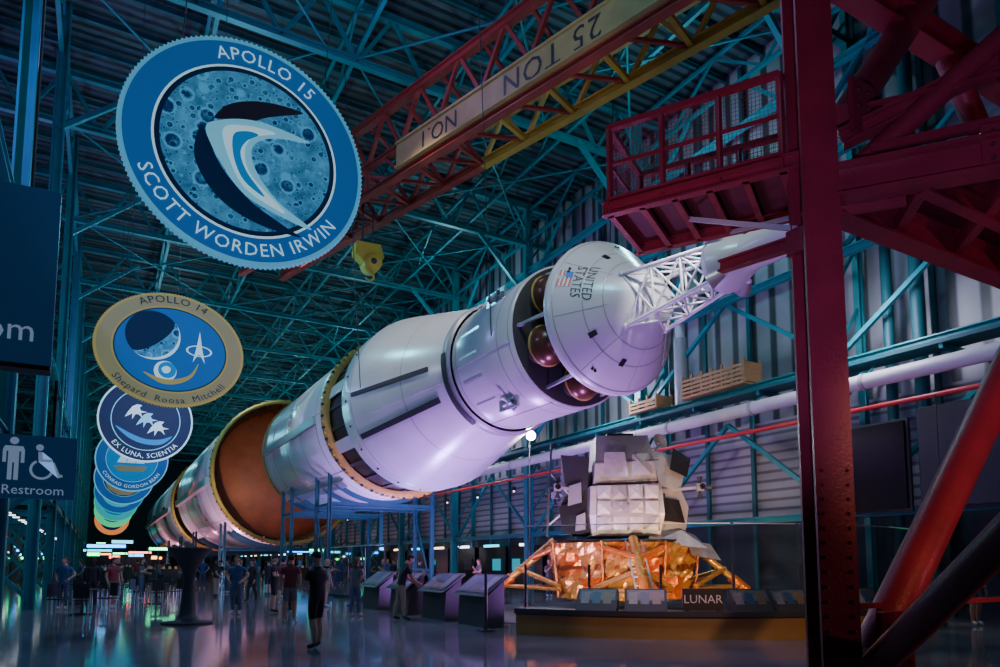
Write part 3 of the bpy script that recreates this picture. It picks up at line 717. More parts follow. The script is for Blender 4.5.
for k in range(4):
    a=PI/2*k-.0; c,s=math.cos(a),math.sin(a)
    def Lp_(r,t,z): return Vector((c*r-s*t,s*r+c*t,z))
    foot=Lp_(4.35,0,.30); knee=Lp_(3.2,0,1.35); top_=Lp_(2.05,0,2.2)
    b.tube(top_,foot,.14,.08,'gold_foil',12,T=LT)
    b.tube(foot.lerp(top_,.2),foot.lerp(top_,.42),.15,.16,'orange_foil',8,T=LT)
    for t in (-1.05,1.05): b.tube(Lp_(2.0,t,.85),knee,.08,.08,'gold_foil',10,T=LT); b.tube(Lp_(1.95,t,2.05),Lp_(2.8,0,1.65),.08,.08,'orange_foil',10,T=LT); b.tube(Lp_(1.95,t,.75),Lp_(3.7,0,.82),.06,.06,'gold_foil',10,T=LT)
    b.lathe([(0,0),(0,.35),(.1,.46),(.14,.46),(.12,.1),(.3,.08)],foot-Vector((0,0,.1)),(0,0,1),'gold_foil',28,T=LT)
    if k==3:
        for i in range(8): z=.5+i*.22; r=4.35-(z-.28)*1.2; b.beam(Lp_(r-.05,-.22,z),Lp_(r-.05,.22,z),.04,.04,'silver',T=LT)
        for t in (-.22,.22): b.beam(Lp_(4.05,t,.4),Lp_(2.15,t,2.15),.04,.04,'silver',T=LT)
lch(b,'descent_stage')
b=MB()
def sh(pts): return [(x*.92-.10,y,z) for x,y,z in pts]
b.hull(sh([(-1.05,-1.45,2.3),(1.1,-1.45,2.3),(-1.15,-1.7,2.9),(1.2,-1.7,2.95),(-1.1,-1.6,3.75),(1.15,-1.5,3.85),(-1,.9,2.3),(1,.9,2.3),(-1.1,.9,3.8),(1.1,.9,3.9)]),'lm_white',T=LT)
b.hull(sh([(-1.0,-1.5,3.82),(1.05,-1.4,3.92),(-.95,-1.62,4.4),(.95,-1.5,4.5),(-.85,-1.15,5.3),(.85,-1.05,5.35),(-.9,.7,3.9),(.95,.7,3.95),(-.8,.6,5.3),(.8,.6,5.35)]),'lm_grey',T=LT)
b.hull(sh([(-.85,-1.76,2.5),(.9,-1.76,2.55),(-.75,-1.74,3.2),(.8,-1.72,3.25),(0,-1.80,2.9),(-.7,-1.4,2.5),(.7,-1.4,2.5),(-.7,-1.4,3.2),(.7,-1.4,3.2)]),'lm_grey',T=LT)
b.hull(sh([(-.7,-1.72,4.0),(.1,-1.70,4.0),(-.65,-1.6,4.75),(.0,-1.58,4.75),(-.5,-1.3,4.1),(0,-1.3,4.1),(-.5,-1.2,4.7),(0,-1.2,4.7)]),'lm_white',T=LT)
b.hull(sh([(.2,-1.64,4.05),(.85,-1.55,4.1),(.25,-1.5,4.7),(.8,-1.42,4.75),(.5,-1.66,4.4),(.3,-1.2,4.1),(.8,-1.2,4.6)]),'lm_white',T=LT)
random.seed(9)
for i in range(4):
    for j_ in range(3):
        x=-.95+i*.5; z=2.45+j_*.45; yo=-1.76-.02*random.random()
        b.hull(sh([(x+.03,yo,z+.03),(x+.45,yo+random.uniform(-.03,.03),z+.03),(x+.45,yo+random.uniform(-.04,.03),z+.40),(x+.03,yo+random.uniform(-.04,.03),z+.40),(x+.24,yo-.04,z+.2),(x+.05,yo+.12,z+.05),(x+.4,yo+.12,z+.38)]),random.choice(['lm_white','lm_grey','lm_white']),T=LT)
for x in (-.98,-.1,.82): b.beam((x,-1.78,2.4),(x*.95,-1.68,3.75),.02,.02,'charcoal',T=LT)
for z,y in ((3.82,-1.60),(4.45,-1.62)): b.beam((-1.0,y,z),(.9,y+.08,z+.08),.025,.02,'charcoal',T=LT)
b.hull([(x,y,z) for x in(-.5,.3) for y in(-.8,.2) for z in (5.25,5.45)],'lm_black',T=LT)
b.hull([(-1.0,-.9,2.35),(-1.0,1,2.35),(-1.7,-.9,2.4),(-1.7,.8,2.6),(-1.9,-.8,3.3),(-1.9,.7,3.3),(-1.6,-.8,3.9),(-1.6,.7,4.1),(-.9,-.9,4.3),(-.9,1,4.5)],'lm_black',T=LT)
b.hull([(-1.15,-1.15,3.7),(-1.75,-1.0,3.5),(-1.9,-.7,4.8),(-1.05,-.9,4.7),(-1.25,-.3,4.7),(-1.85,-.4,3.6)],'charcoal',T=LT)
b.hull([(-1.2,-1.3,2.4),(-1.9,-1.2,2.4),(-2.0,-1.0,3.2),(-1.25,-1.1,3.4),(-1.5,-.5,2.6)],'lm_black',T=LT)
b.hull([(-1.35,-1.35,3.3),(-1.75,-1.2,3.2),(-1.7,-1.15,3.8),(-1.35,-1.25,3.9),(-1.5,-.8,3.5)],'lm_grey',T=LT)
b.hull([(-1.25,-1.4,2.5),(-1.55,-1.35,2.45),(-1.5,-1.3,2.9),(-1.25,-1.35,3.0),(-1.4,-1,2.7)],'lm_grey',T=LT)
b.beam((-2.35,-1.0,2.3),(-2.2,-1.0,5.1),.06,.06,'charcoal',T=LT); b.beam((-2.35,-1.0,2.6),(-1.65,-1.0,3.2),.05,.05,'silver',T=LT); b.beam((-2.25,-1,4.2),(-1.55,-1,3.4),.04,.04,'silver',T=LT)
b.hull([(.95,-1.2,2.35),(1.8,-.9,2.5),(1.95,-.7,3.2),(1.7,-.7,3.8),(.9,-1.2,3.7),(.9,.9,2.4),(1.8,.8,2.6),(1.6,.7,4.0),(.9,.9,4.2)],'lm_white',T=LT)
b.hull([(.95,-1.3,3.8),(1.65,-.95,3.65),(1.9,-.6,4.4),(1.5,-.6,4.8),(.8,-1.0,4.9),(1.2,-.1,4.8),(1.8,-.2,3.8)],'lm_white',T=LT)
b.hull([(1.3,-1.15,4.3),(1.9,-.80,4.1),(2.1,-.5,4.7),(1.5,-.8,5.0),(1.7,-.4,4.8)],'lm_black',T=LT)
b.hull([(1.05,-1.36,2.75),(1.75,-1.05,2.7),(1.6,-.98,3.4),(1.1,-1.28,3.45),(1.4,-.5,3.1)],'lm_black',T=LT)
b.hull([(.5,-1.9,2.1),(2.3,-1.4,1.95),(2.1,-.8,2.35),(.6,-1.3,2.4),(1.6,-1.2,2.5)],'lm_grey',T=LT)
b.hull([(1.8,-1.5,1.75),(2.8,-1.0,1.6),(2.6,-.6,2.1),(1.8,-.9,2.2)],'lm_grey',T=LT)
for sx in (-1,1):
    b.add([(sx*1.08,-1.45,3.55),(sx*1.09,-1.0,3.6),(sx*1.09,-1.2,3.1)],[(0,1,2)],'black',T=LT)
for x,y in ((-2.05,-1.25),(2.15,-1.25),(-1.95,1.3),(1.95,1.3)):
    c=Vector((x,y,3.75)); b.beam((x*.6,y*.6,3.7),c,.08,.08,'silver',T=LT); b.box(c,(.2,.2,.22),'lm_grey',T=LT)
    for dv_ in (Vector((0,0,1)),Vector((0,0,-1)),Vector((x,0,0)).normalized(),Vector((0,y,0)).normalized()): b.lathe([(0,.03),(.1,.04),(.22,.09)],c+dv_*.09,dv_,'charcoal',12,T=LT)
b.lathe([(0,.05),(.04,.15),(.1,.25)],(1.1,-.6,5.2),(.4,-.8,.3),'lm_grey',24,T=LT); b.tube((1.0,-.4,4.8),(1.1,-.58,5.2),.03,.03,'silver',T=LT)
b.tube((.5,.2,5.2),(.6,.3,5.8),.015,.01,'silver',T=LT)
b.hull([(x,y,z) for x in(-1.4,1.4) for y in(.9,1.6) for z in(2.4,4.2)],'lm_black',T=LT)
lch(b,'ascent_stage')

# ---------------------------------------------------------------- exhibit barrier + panels
C=Vector((14.7,16.8,0)); 
def arc(r,deg,z): a=math.radians(deg); return C+Vector((r*math.cos(a),r*math.sin(a),z))
b=MB(); n=40; a1,a2=208,302
prof=[(7.7,0),(7.7,.42),(7.78,.46),(7.78,.56),(7.2,.56),(7.2,0)]
vs=[];
for i in range(n+1):
    for r,z in prof: vs.append(arc(r,a1+(a2-a1)*i/n,z))
m=len(prof)
for k in range(m):
    mat='ochre' if k==0 else 'charcoal'
    b.add(vs,[(i*m+k,i*m+(k+1)%m,(i+1)*m+(k+1)%m,(i+1)*m+k) for i in range(n)],mat)
b.add(vs,[tuple(range(m)),tuple(range(n*m,n*m+m))],'ochre')
b.build('exhibit_barrier')
b=MB(); n=8
for i in range(n):
    d1=a1+(a2-a1)*i/n+.3; d2=a1+(a2-a1)*(i+1)/n-.3
    vs=[arc(7.28,d1,.56),arc(7.28,d2,.56),arc(7.28,d2,2.35),arc(7.28,d1,2.35)]; b.add(vs,[(0,1,2,3)],'glass')
    b.beam(arc(7.28,d1,2.36),arc(7.28,d2,2.36),.03,.02,'silver')
    b.tube(arc(7.28,d1-.3,.56),arc(7.28,d1-.3,1.5),.03,.03,'charcoal',10)
b.build('glass_railing',fix=False)
b=MB()
for i in range(5):
    y1=25.2+i*2.2; y2=y1+2.1
    b.add([(9.3,y1,.1),(9.3,y2,.1),(9.3,y2,2.2),(9.3,y1,2.2)],[(0,1,2,3)],'glass'); b.beam((9.3,y1,2.22),(9.3,y2,2.22),.03,.03,'silver'); b.beam((9.3,y1,.06),(9.3,y2,.06),.1,.12,'charcoal'); b.tube((9.3,y1-.05,0),(9.3,y1-.05,2.25),.03,.03,'charcoal',8)
b.build('glass_partition',fix=False)
def infopanel(deg,w,mat='panel_print'):
    b=MB(); hw=w/2
    b.hull([(-hw,-.06,.56),(hw,-.06,.56),(-hw,.3,.56),(hw,.3,.56),(-hw,-.0,.62),(hw,-.0,.62),(-hw,.3,1.0),(hw,.3,1.0)],'charcoal')
    f=lambda x,t,e:(x,.30*t-e,.62+.38*t+e*.8)
    b.add([f(-hw+.05,.08,.004),f(hw-.05,.08,.004),f(hw-.05,.93,.004),f(-hw+.05,.93,.004)],[(0,1,2,3)],mat)
    for k in range(3):
        x1=-hw+.09+k*(w-.15)/3; x2=x1+(w-.15)/3-.06
        b.add([f(x1,.2,.008),f(x2,.2,.008),f(x2,.8,.008),f(x1,.8,.008)],[(0,1,2,3)],('print_grey','print_blue','print_tan')[k])
    p_=arc(7.70,deg,0); return b.build('information_panel',loc=p_,rotz=math.radians(deg+90))
for dg_ in (221.5,229.0,245.0,251.5,259,267): infopanel(dg_,.85)
b=MB(); b.box((0,0,.80),(.80,.06,.44),'black'); b.box((-.3,.05,.6),(.05,.05,.2),'black'); b.box((.3,.05,.6),(.05,.05,.2),'black'); b.text('LUNAR',.24,'decal_white',lambda x,y:(x,-.035,.80+y)); b.build('exhibit_sign',loc=arc(7.62,237.5,0),rotz=math.radians(237.5+90))
def kiosk(loc,rz):
    b=MB()
    b.hull([(x,y,z) for x in(-.75,.75) for y,z in((-.15,0),(.35,0),(-.1,.75),(.35,1.1))],'charcoal')
    b.hull([(-.85,-.22,.78),(.85,-.22,.78),(-.85,-.26,.74),(.85,-.26,.74),(-.85,.42,1.25),(.85,.42,1.25),(-.85,.44,1.2),(.85,.44,1.2)],'black')
    f=lambda x,t:(x,-.22+.64*t-.008,.78+.47*t+.012)
    b.add([f(-.75,.08),f(.75,.08),f(.75,.92),f(-.75,.92)],[(0,1,2,3)],'screen_grey')
    for x1,x2,t1,t2,mm in ((-.7,-.25,.15,.85,'panel_print'),(-.18,.3,.5,.85,'print_blue'),(.36,.7,.2,.85,'print_grey'),(-.18,.3,.15,.42,'print_tan')):
        b.add([tuple(Vector(f(x,t))+Vector((0,-.004,.006))) for x,t in((x1,t1),(x2,t1),(x2,t2),(x1,t2))],[(0,1,2,3)],mm)
    return b.build('information_kiosk',loc=loc,rotz=rz)
for x,y in ((8.0,22.5),(8.05,20.1),(8.15,17.8),(8.1,15.4)): kiosk((x,y,0),-PI/2)
b=MB()
for x,y in ((7.9,24.6),(7.6,14.0)): b.tube((x,y,0),(x,y,1.3),.04,.035,'charcoal',10); b.box((x,y,.02),(.3,.3,.04),'charcoal')
b.build('barrier_post')
b=MB(); Lp=Vector((12.6,20.0,5.85))
b.tube((12.6,20.1,0),(12.6,20.1,5.8),.035,.025,'charcoal',10); b.box((12.6,20.1,.03),(.5,.5,.06),'charcoal')
b.lathe([(-.02,.16),(-.02,.17),(.2,.12),(.25,.0)],Lp,(.55,.8,.1),'charcoal',20)
b.lathe([(0,.0),(0.01,.15)],Lp,(-.55,-.8,-.1),'lamp_white',20)
b.build('spotlight_mast')
b=MB(); b.lathe([(0,0),(0,5.3),(.04,5.2),(.1,4.6),(.12,0)],(14.15,16.9,0),(0,0,1),'charcoal',48); b.build('lunar_surface_base')

def crate(loc,l,h):
    b=MB()
    for k in range(int(h/.16)): 
        z=.05+k*.16
        b.box((-.45,0,z),(.04,l,.10),'wood'); b.box((.45,0,z),(.04,l,.10),'wood')
    for i in range(int(l/.45)+1): y=-l/2+i*l/int(l/.45); b.box((-.42,y,h/2),(.08,.08,h),'wood'); b.box((.42,y,h/2),(.08,.08,h),'wood')
    b.box((0,0,.03),(.9,l,.05),'wood'); b.box((0,-l/2,h/2),(.9,.04,h*.8),'wood'); b.box((0,l/2,h/2),(.9,.04,h*.8),'wood')
    return b.build('wooden_crate',loc=loc)
crate((19.8,18.2,7.82),3.0,.9); crate((19.8,22.0,7.82),1.6,.6)
b=MB(); b.tube((19.9,20.3,7.8),(19.9,20.3,10.5),.26,.26,'rocket_grey',20); b.tube((19.9,20.3,10.5),(19.9,20.3,11.5),.2,.2,'pipe_white',20); b.build('ventilation_unit')
b=MB()
for y,r in ((11.3,.2),(12.2,.16),(15.0,.12)): b.tube((20.6,y,0),(20.6,y,17),r,r,'teal_dark',14)
b.tube((20.6,16,12.5),(20.6,40,12.5),.18,.18,'pipe_white',12)
b.build('wall_piping')
b=MB(); b.box((18.9,12.0,4.2),(.15,2.2,2.4),'screen_black'); b.box((18.97,12.0,4.2),(.1,2.34,2.54),'charcoal'); b.build('wall_screen')
b=MB(); b.box((18.9,9.2,4.3),(.15,2.6,2.6),'screen_grey'); b.box((18.97,9.2,4.3),(.1,2.74,2.74),'charcoal'); b.build('wall_screen')
b=MB(); b.box((18.6,9.9,2.5),(.1,.5,.22),'charcoal'); b.text('EXIT',.2,'neon_green',lambda x,y:(18.54,9.9-x,2.5+y)); b.tube((18.6,9.9,2.6),(18.6,9.9,5.9),.015,.015,'charcoal',6); b.build('exit_sign')
b=MB()
random.seed(3)
for y in range(26,132,4):
    b.box((21.2,y,1.35),(.3,3.4,2.3),'screen_black')
    mm=random.choice(['lamp_small','neon_blue','lamp_warm','neon_cyan','lamp_small'])
    b.box((21.0,y,2.55),(.08,random.uniform(.8,2.4),.14),mm)
    b.box((20.98,y+random.uniform(-1,1),1.4),(.06,random.uniform(.5,1.2),.7),random.choice(['screen_grey','wall_pale','p_blue','p_teal']))
b.build('display_case')
b=MB()
for i in range(26):
    y=24+i*4.2; x=19.3; b.box((x,y,5.5),(.16,.16,.2),'charcoal'); b.sphere((x,y,5.38),.05,'lamp_small',8)
b.build('track_lighting')
b=MB()
for k in range(10):
    y=24+k*9.1
    b.box((-6,y,2.0),(.2,8,4),'wall_dark')
    for j,mm in enumerate(['neon_cyan','neon_blue','lamp_small','neon_green']): b.box((-5.8,y-3+2*j,2.8-.3*j),(.08,.9,.18),mm)
    b.box((-4.0,y,4.0),(.3,8.9,.1),'charcoal')
    for j in range(4): b.box((-4.0,y-3+2*j,3.93),(.3,.12,.04),'lamp_warm' if k<2 else 'lamp_small')
b.build('gift_shop_front')
b=MB()
b.box((4,128,1.6),(12,.3,3.2),'screen_black')
for i,(x,z,w_,mm) in enumerate(((-1,2.8,2,'neon_green'),(2,2.4,1.5,'neon_red'),(5,2.7,2.2,'neon_blue'),(8,2.3,1.6,'neon_orange'),(0,4.4,1.2,'neon_green'),(3,4.8,3,'neon_cyan'))): b.box((x,127.8,z),(w_,.1,.5),mm)
b.build('neon_store_sign')
def stall(loc,mm,w_=2.0):
    b=MB(); b.box((0,0,.5),(w_,.8,1.0),'charcoal'); b.box((0,0,1.03),(w_+.2,1.0,.06),'black')
    for s in (-1,1): b.beam((s*w_/2,0,1),(s*w_/2,0,2.5),.06,.06,'charcoal')
    b.box((0,0,2.5),(w_+.2,.6,.3),'charcoal'); b.box((0,-.31,2.5),(w_,.03,.18),mm)
    for k in range(5): b.box((-w_/2+.2+k*w_/5,-.1,1.15),(.16,.2,.2),random.choice(['p_blue','rail_red','p_gold','lm_white']))
    b.build('souvenir_stall',loc=loc)
for l,mm in (((.3,48,0),'neon_blue'),((4,56,0),'neon_green'),((-.2,66,0),'neon_cyan'),((3.4,78,0),'neon_red'),((1,96,0),'neon_orange'),((16,50,0),'lamp_small'),((15,62,0),'neon_blue'),((2.2,88,0),'neon_green')): stall(l,mm)

b=MB(); b.lathe([(0,0),(0,.62),(.05,.62),(.08,.3),(.25,.2),(1.0,.13),(1.35,.18),(1.6,.32),(1.85,.52),(1.92,.55),(1.92,.48),(1.75,.3),(1.75,0)],(0,0,0),(0,0,1),'charcoal',40)
b.build('flared_light_stand',loc=(2.0,19.6,0))
def table(loc):
    b=MB(); b.lathe([(0,0),(0,.3),(.03,.3),(.05,.04),(.72,.04),(.72,.4),(.75,.4),(.75,0)],(0,0,0),(0,0,1),'charcoal',24)
    for k in range(3):
        a=2*PI*k/3+.5; x,y=.75*math.cos(a),.75*math.sin(a)
        T=Matrix.Translation((x,y,0))@Matrix.Rotation(a-PI/2,4,'Z')
        b.box((0,0,.45),(.4,.4,.04),'black',T=T); b.box((0,.19,.72),(.4,.03,.4),'black',T=T)
        for sx in(-.18,.18):
            for sy in(-.18,.18): b.beam((sx,sy,0),(sx,sy,.45),.025,.025,'silver',T=T)
            b.beam((sx,.19,.45),(sx,.19,.9),.025,.025,'silver',T=T)
    b.build('cafe_table',loc=loc)
for x,y in ((-.6,31.0),(.6,34.6),(1.9,29.3),(2.6,35.3),(.0,37.6),(1.9,38.6),(-.4,24.5)): table((x,y,0))

# ---------------------------------------------------------------- people
def skinmat(name,c): mk(name,c,.55,0,.08,6)
skinmat('skin_light',(.50,.30,.22)); skinmat('skin_tan',(.36,.20,.13)); skinmat('skin_dark',(.14,.075,.05))
for nme,c in (('cloth_black',(.014,.014,.018)),('cloth_maroon',(.16,.02,.025)),('cloth_grey',(.12,.12,.13)),('cloth_khaki',(.30,.23,.15)),('cloth_blue',(.03,.08,.22)),('cloth_denim',(.05,.08,.15)),('cloth_white',(.5,.5,.52)),('cloth_green',(.05,.14,.08)),('hair_dark',(.02,.013,.01)),('hair_brown',(.09,.05,.025)),('hair_blond',(.35,.24,.11)),('shoe_white',(.45,.45,.45)),('shoe_dark',(.03,.03,.03))): mk(nme,c,.8,0,.2,8)
def person_mesh(name,shirt,pants,skin,hair,shoe,shorts=False,longhair=False,lean=0,armL=None,armR=None,stride=0,headyaw=0,nod=0,long_sleeve=False,female=False,cap=None):
    sw=.16 if female else .185
    J=[];Rr=[];E_=[];lab=[]
    def j(p,r,par=None,l=None):
        J.append(Vector(p)); Rr.append(r if hasattr(r,'__len__') else (r,r))
        i=len(J)-1
        if par is not None: E_.append((par,i)); lab.append(l)
        return i
    ly=math.sin(lean);lz=math.cos(lean)
    def up(x,y,z):
        dz=z-.95; return (x,y*lz+dz*ly,.95+dz*lz-y*ly)
    pel=j((0,0,.95),(.16,.12))
    sp=j(up(0,0,1.10),(.14 if female else .155,.11),pel,'shirt'); ch=j(up(0,0,1.28),(.155 if female else .18,.12),sp,'shirt')
    nb=j(up(0,-.01,1.42),(.105,.09),ch,'shirt'); nk=j(up(0,.01,1.51),(.066,.066),nb,'skin'); nt_=j(up(0,.015,1.60),(.060,.060),nk,'neck')
    aL=armL or [(.06,-.03,1.12),(.05,.06,.88)]; aR=armR or aL
    wr=[]
    for s,arm in ((-1,aL),(1,aR)):
        sh_=j(up(s*sw,0,1.385),.068,ch,'shirt')
        ex,ey,ez=arm[0]; wx,wy,wz=arm[1]
        e=j(up(s*(sw+ex),ey,ez),.050,sh_,'upper'); w_=j(up(s*(sw+wx),wy,wz),.034,e,'fore'); wr.append((s,J[e].copy(),J[w_].copy()))
    for s in(-1,1):
        st=stride*s
        h=j((s*.09,0,.86),(.108,.108),pel,'pants'); k=j((s*.10,.02+st*.5,.50),.068,h,'thigh'); c=j((s*.105,-.02+st*.75,.35),.068,k,'shin'); a=j((s*.105,-.03+st,.09),.042,c,'shin'); t=j((s*.125,.13+st,.04),(.046,.038),a,'shoe')
    me=bpy.data.meshes.new('sk'); me.from_pydata([tuple(v) for v in J],E_,[]); o=bpy.data.objects.new('sk',me); col.objects.link(o)
    md=o.modifiers.new('s','SKIN'); md.use_smooth_shade=True; md.branch_smoothing=.6
    for i,r in enumerate(Rr): me.skin_vertices[0].data[i].radius=r; me.skin_vertices[0].data[i].use_root=(i==0)
    o.modifiers.new('u','SUBSURF').levels=2
    dg=bpy.context.evaluated_depsgraph_get(); dg.update(); ev=o.evaluated_get(dg); m2=ev.to_mesh()
    b=MB(); b.v=[tuple(v.co) for v in m2.vertices]
    for f in m2.polygons:
        c=f.center; best=1e9; bl='shirt'; bt=0
        for (i,k),l in zip(E_,lab):
            a_=J[i];d_=J[k]-a_; t=max(0,min(1,(c-a_).dot(d_)/d_.length_squared)); dist=(c-(a_+d_*t)).length - (Rr[i][0]*(1-t)+Rr[k][0]*t)*.7
            if dist<best: best=dist; bl=l; bt=t
        tz=.95+(c.z-.95)*lz+c.y*ly
        if bl=='upper': mt=shirt if (long_sleeve or bt<.62) else skin
        elif bl=='fore': mt=shirt if long_sleeve and bt<.9 else skin
        elif bl=='shin': mt=(skin if shorts else pants) if c.z>.11 else shoe
        elif bl=='shoe': mt=shoe
        elif bl=='neck': mt=skin
        elif bl=='skin': mt=skin if bt>.25 else shirt
        elif bl=='thigh' and c.z<.84: mt=pants if (not shorts or c.z>.54) else skin
        else: mt=shirt if tz>.90 else pants
        b.f.append(list(f.vertices)); b.m.append(mt); b.s.append(True)
    ev.to_mesh_clear(); bpy.data.objects.remove(o)
    HT=Matrix.Translation(Vector(up(0,.02,1.53)))@Matrix.Rotation(-lean*.6-nod,4,'X')@Matrix.Rotation(headyaw,4,'Z')@Matrix.Translation((0,0,-1.55))
    n=24;hv=[];hf=[];h=15
    def headpt(x,y,z):
        if z<0: x*=1+z*2.0; y=y*(1+z*1.2)+(.02*(-z/.12) if y>0 else .01*(-z/.12))
        if y>.07 and -.03<z<.03: y-=.006
        return (x,y+.012,z+1.648)
    for k in range(h):
        ph=PI*k/(h-1)
        for i in range(n):
            an=2*PI*i/n; hv.append(headpt(.080*math.sin(ph)*math.cos(an),.100*math.sin(ph)*math.sin(an),.120*math.cos(ph)))
    for k in range(h-1):
        for i in range(n):
            q_=(i+1)%n; hf.append((k*n+i,k*n+q_,(k+1)*n+q_,(k+1)*n+i))
    b.add(hv,hf,skin,True,HT)
    b.hull([(-.009,.107,1.665),(.009,.107,1.665),(-.016,.106,1.622),(.016,.106,1.622),(0,.130,1.626),(0,.112,1.614)],skin,T=HT)
    for s in(-1,1):
        b.sphere((s*.081,.005,1.64),(.012,.022,.032),skin,8,T=HT); b.sphere((s*.031,.100,1.652),(.013,.007,.007),'cloth_white',8,T=HT); b.sphere((s*.031,.105,1.652),(.006,.004,.006),'hair_dark',6,T=HT); b.box((s*.032,.108,1.671),(.030,.006,.005),hair,T=HT)
    b.box((0,.108,1.593),(.042,.006,.007),'cloth_maroon',T=HT)
    hv=[];hf=[];h=10
    for k in range(h):
        for i in range(n):
            an=2*PI*i/n; sn=math.sin(an)
            lim=PI*(.38 if sn>.35 else (.50 if sn>-.1 else .68))
            if cap: lim=PI*(.44 if sn>-.3 else .52)
            ph=lim*k/(h-1); e=1.10 if k<h-1 else 1.02
            X_,Y_,Z_=headpt(.080*math.sin(ph)*math.cos(an),.100*math.sin(ph)*sn,.120*math.cos(ph)); hv.append((X_*e,(Y_-.012)*e+.010,(Z_-1.648)*(1.09 if k<h-1 else 1.03)+1.648))
    for k in range(h-1):
        for i in range(n):
            q_=(i+1)%n; hf.append((k*n+i,k*n+q_,(k+1)*n+q_,(k+1)*n+i))
    b.add(hv,hf,cap or hair,True,HT)
    if cap: b.hull([(-.07,.085,1.675),(.07,.085,1.675),(-.055,.165,1.665),(.055,.165,1.665),(-.07,.085,1.687),(.07,.085,1.687),(0,.18,1.665)],cap,T=HT)
    if longhair:
        b.sphere((0,-.055,1.60),(.082,.062,.13),hair,16,T=HT); b.sphere((0,-.075,1.50),(.075,.045,.10),hair,14,T=HT)
    for s,e,w_ in wr:
        d=(w_-e).normalized(); side=Vector((1,0,0)); nrm_=d.cross(side)
        if nrm_.length<.3: side=Vector((0,1,0)); nrm_=d.cross(side)
        nrm_.normalize(); side=nrm_.cross(d).normalized()
        fwd=nrm_ if nrm_.y>0 else -nrm_
        pv=[w_+d*t+fwd*a+side*c for t,a,c in((-.02,-.024,-.018),(-.02,.024,-.018),(-.02,-.024,.018),(-.02,.024,.018),(.05,-.04,-.014),(.05,.04,-.014),(.05,-.04,.014),(.05,.04,.014),(.092,-.038,-.011),(.092,.038,-.011),(.092,-.038,.011),(.092,.038,.011))]
        b.hull(pv,skin,smooth=True)
        for fi,(o_,ln) in enumerate(((.032,.07),(.011,.08),(-.011,.074),(-.031,.058))):
            a_=w_+d*.085+fwd*o_; m_=a_+d*ln*.55+side*(-s)*.008; t_=m_+d*ln*.42+side*(-s)*.025
            b.tube(a_,m_,.0095,.009,skin,6); b.tube(m_,t_,.009,.007,skin,6)
        a_=w_+d*.03+fwd*.024; m_=a_+d*.03+fwd*.03; t_=m_+d*.03+fwd*.008; b.tube(a_,m_,.012,.011,skin,6); b.tube(m_,t_,.011,.008,skin,6)
    return b.build(name,fix=False)
def place(o,x,y,face,sc=1): o.location=(x,y,0.0); o.rotation_euler=(0,0,face); o.scale=(sc,)*3
bent=[(.05,.05,1.13),(-.04,.26,1.10)]; hips=[(.14,-.06,1.16),(.03,.06,1.02)]; reach=[(.03,.20,1.15),(.0,.42,1.08)]; phone=[(.03,.06,1.12),(-.08,.26,1.30)]
P={}
P['a']=person_mesh('visitor_man','cloth_black','cloth_black','skin_light','hair_dark','shoe_dark',shorts=True,armL=bent,armR=bent,stride=.06,cap='cloth_black'); place(P['a'],3.44,12.75,.5,1.0)
P['b']=person_mesh('visitor_man','cloth_maroon','cloth_grey','skin_tan','hair_dark','shoe_white',shorts=True,stride=.07,headyaw=.3); place(P['b'],4.3,18.5,-.5,1.02)
P['c']=person_mesh('visitor_woman','cloth_grey','cloth_denim','skin_light','hair_brown','shoe_white',longhair=True,female=True,armR=phone,armL=bent,stride=.04); place(P['c'],6.4,19.6,-.9,.97)
P['d']=person_mesh('visitor_man','cloth_black','cloth_khaki','skin_tan','hair_dark','shoe_dark',lean=.32,armL=reach,armR=reach,stride=.10,nod=.25); place(P['d'],7.05,17.8,-PI/2-.1,1.04)
P['e']=person_mesh('visitor_man','cloth_blue','cloth_denim','skin_light','hair_brown','shoe_white',armR=hips,armL=hips,headyaw=-.4,nod=-.2); place(P['e'],3.6,22.3,2.6,1.0)
P['f']=person_mesh('visitor_woman','cloth_black','cloth_black','skin_tan','hair_dark','shoe_dark',longhair=True,female=True,stride=.14,long_sleeve=True); place(P['f'],5.3,29.3,2.2,.95)
P['g']=person_mesh('visitor_man','cloth_green','cloth_khaki','skin_light','hair_blond','shoe_white',shorts=True,stride=.12,armR=phone); place(P['g'],.6,32.1,-2.4,1.0)
random.seed(11)
crowd=[('b',5.9,26.6),('e',-1.0,27.4),('f',-.2,27.9),('c',1.5,32.4),('a',3.2,31.8),('d',4.6,34.0),('g',3.9,38),('f',2.0,41.6),('e',5.2,44),('b',1.0,45),('c',6.5,41),('a',7.0,34.6),('g',7.0,31.5),('f',6.4,47.6),('e',7.6,41.5),('c',3.3,50.6),('b',2.2,53.6),('a',4.5,58.8),('f',1.2,60),('g',5.0,65),('e',3.0,71),('a',14.5,34),('c',15.8,29.8),('f',15.4,40),('e',16.5,44),('g',9.5,58),('b',18.8,9.35),('c',17.6,26.5),('f',16.4,36.5),('e',-.8,40.4),('a',-1.2,34.4),('b',.9,56),('f',4.3,26.2),('g',6.9,24.4),('c',5.6,37.6),('e',9.8,63),('a',4.7,22.4),('f',5.3,22.9),('b',.4,27.2),('e',2.9,27.6)]
for k,x,y in crowd:
    o=P[k]; inst(o,o.name.split('.')[0],(x,y,0),random.uniform(-PI,PI),random.uniform(.94,1.04))

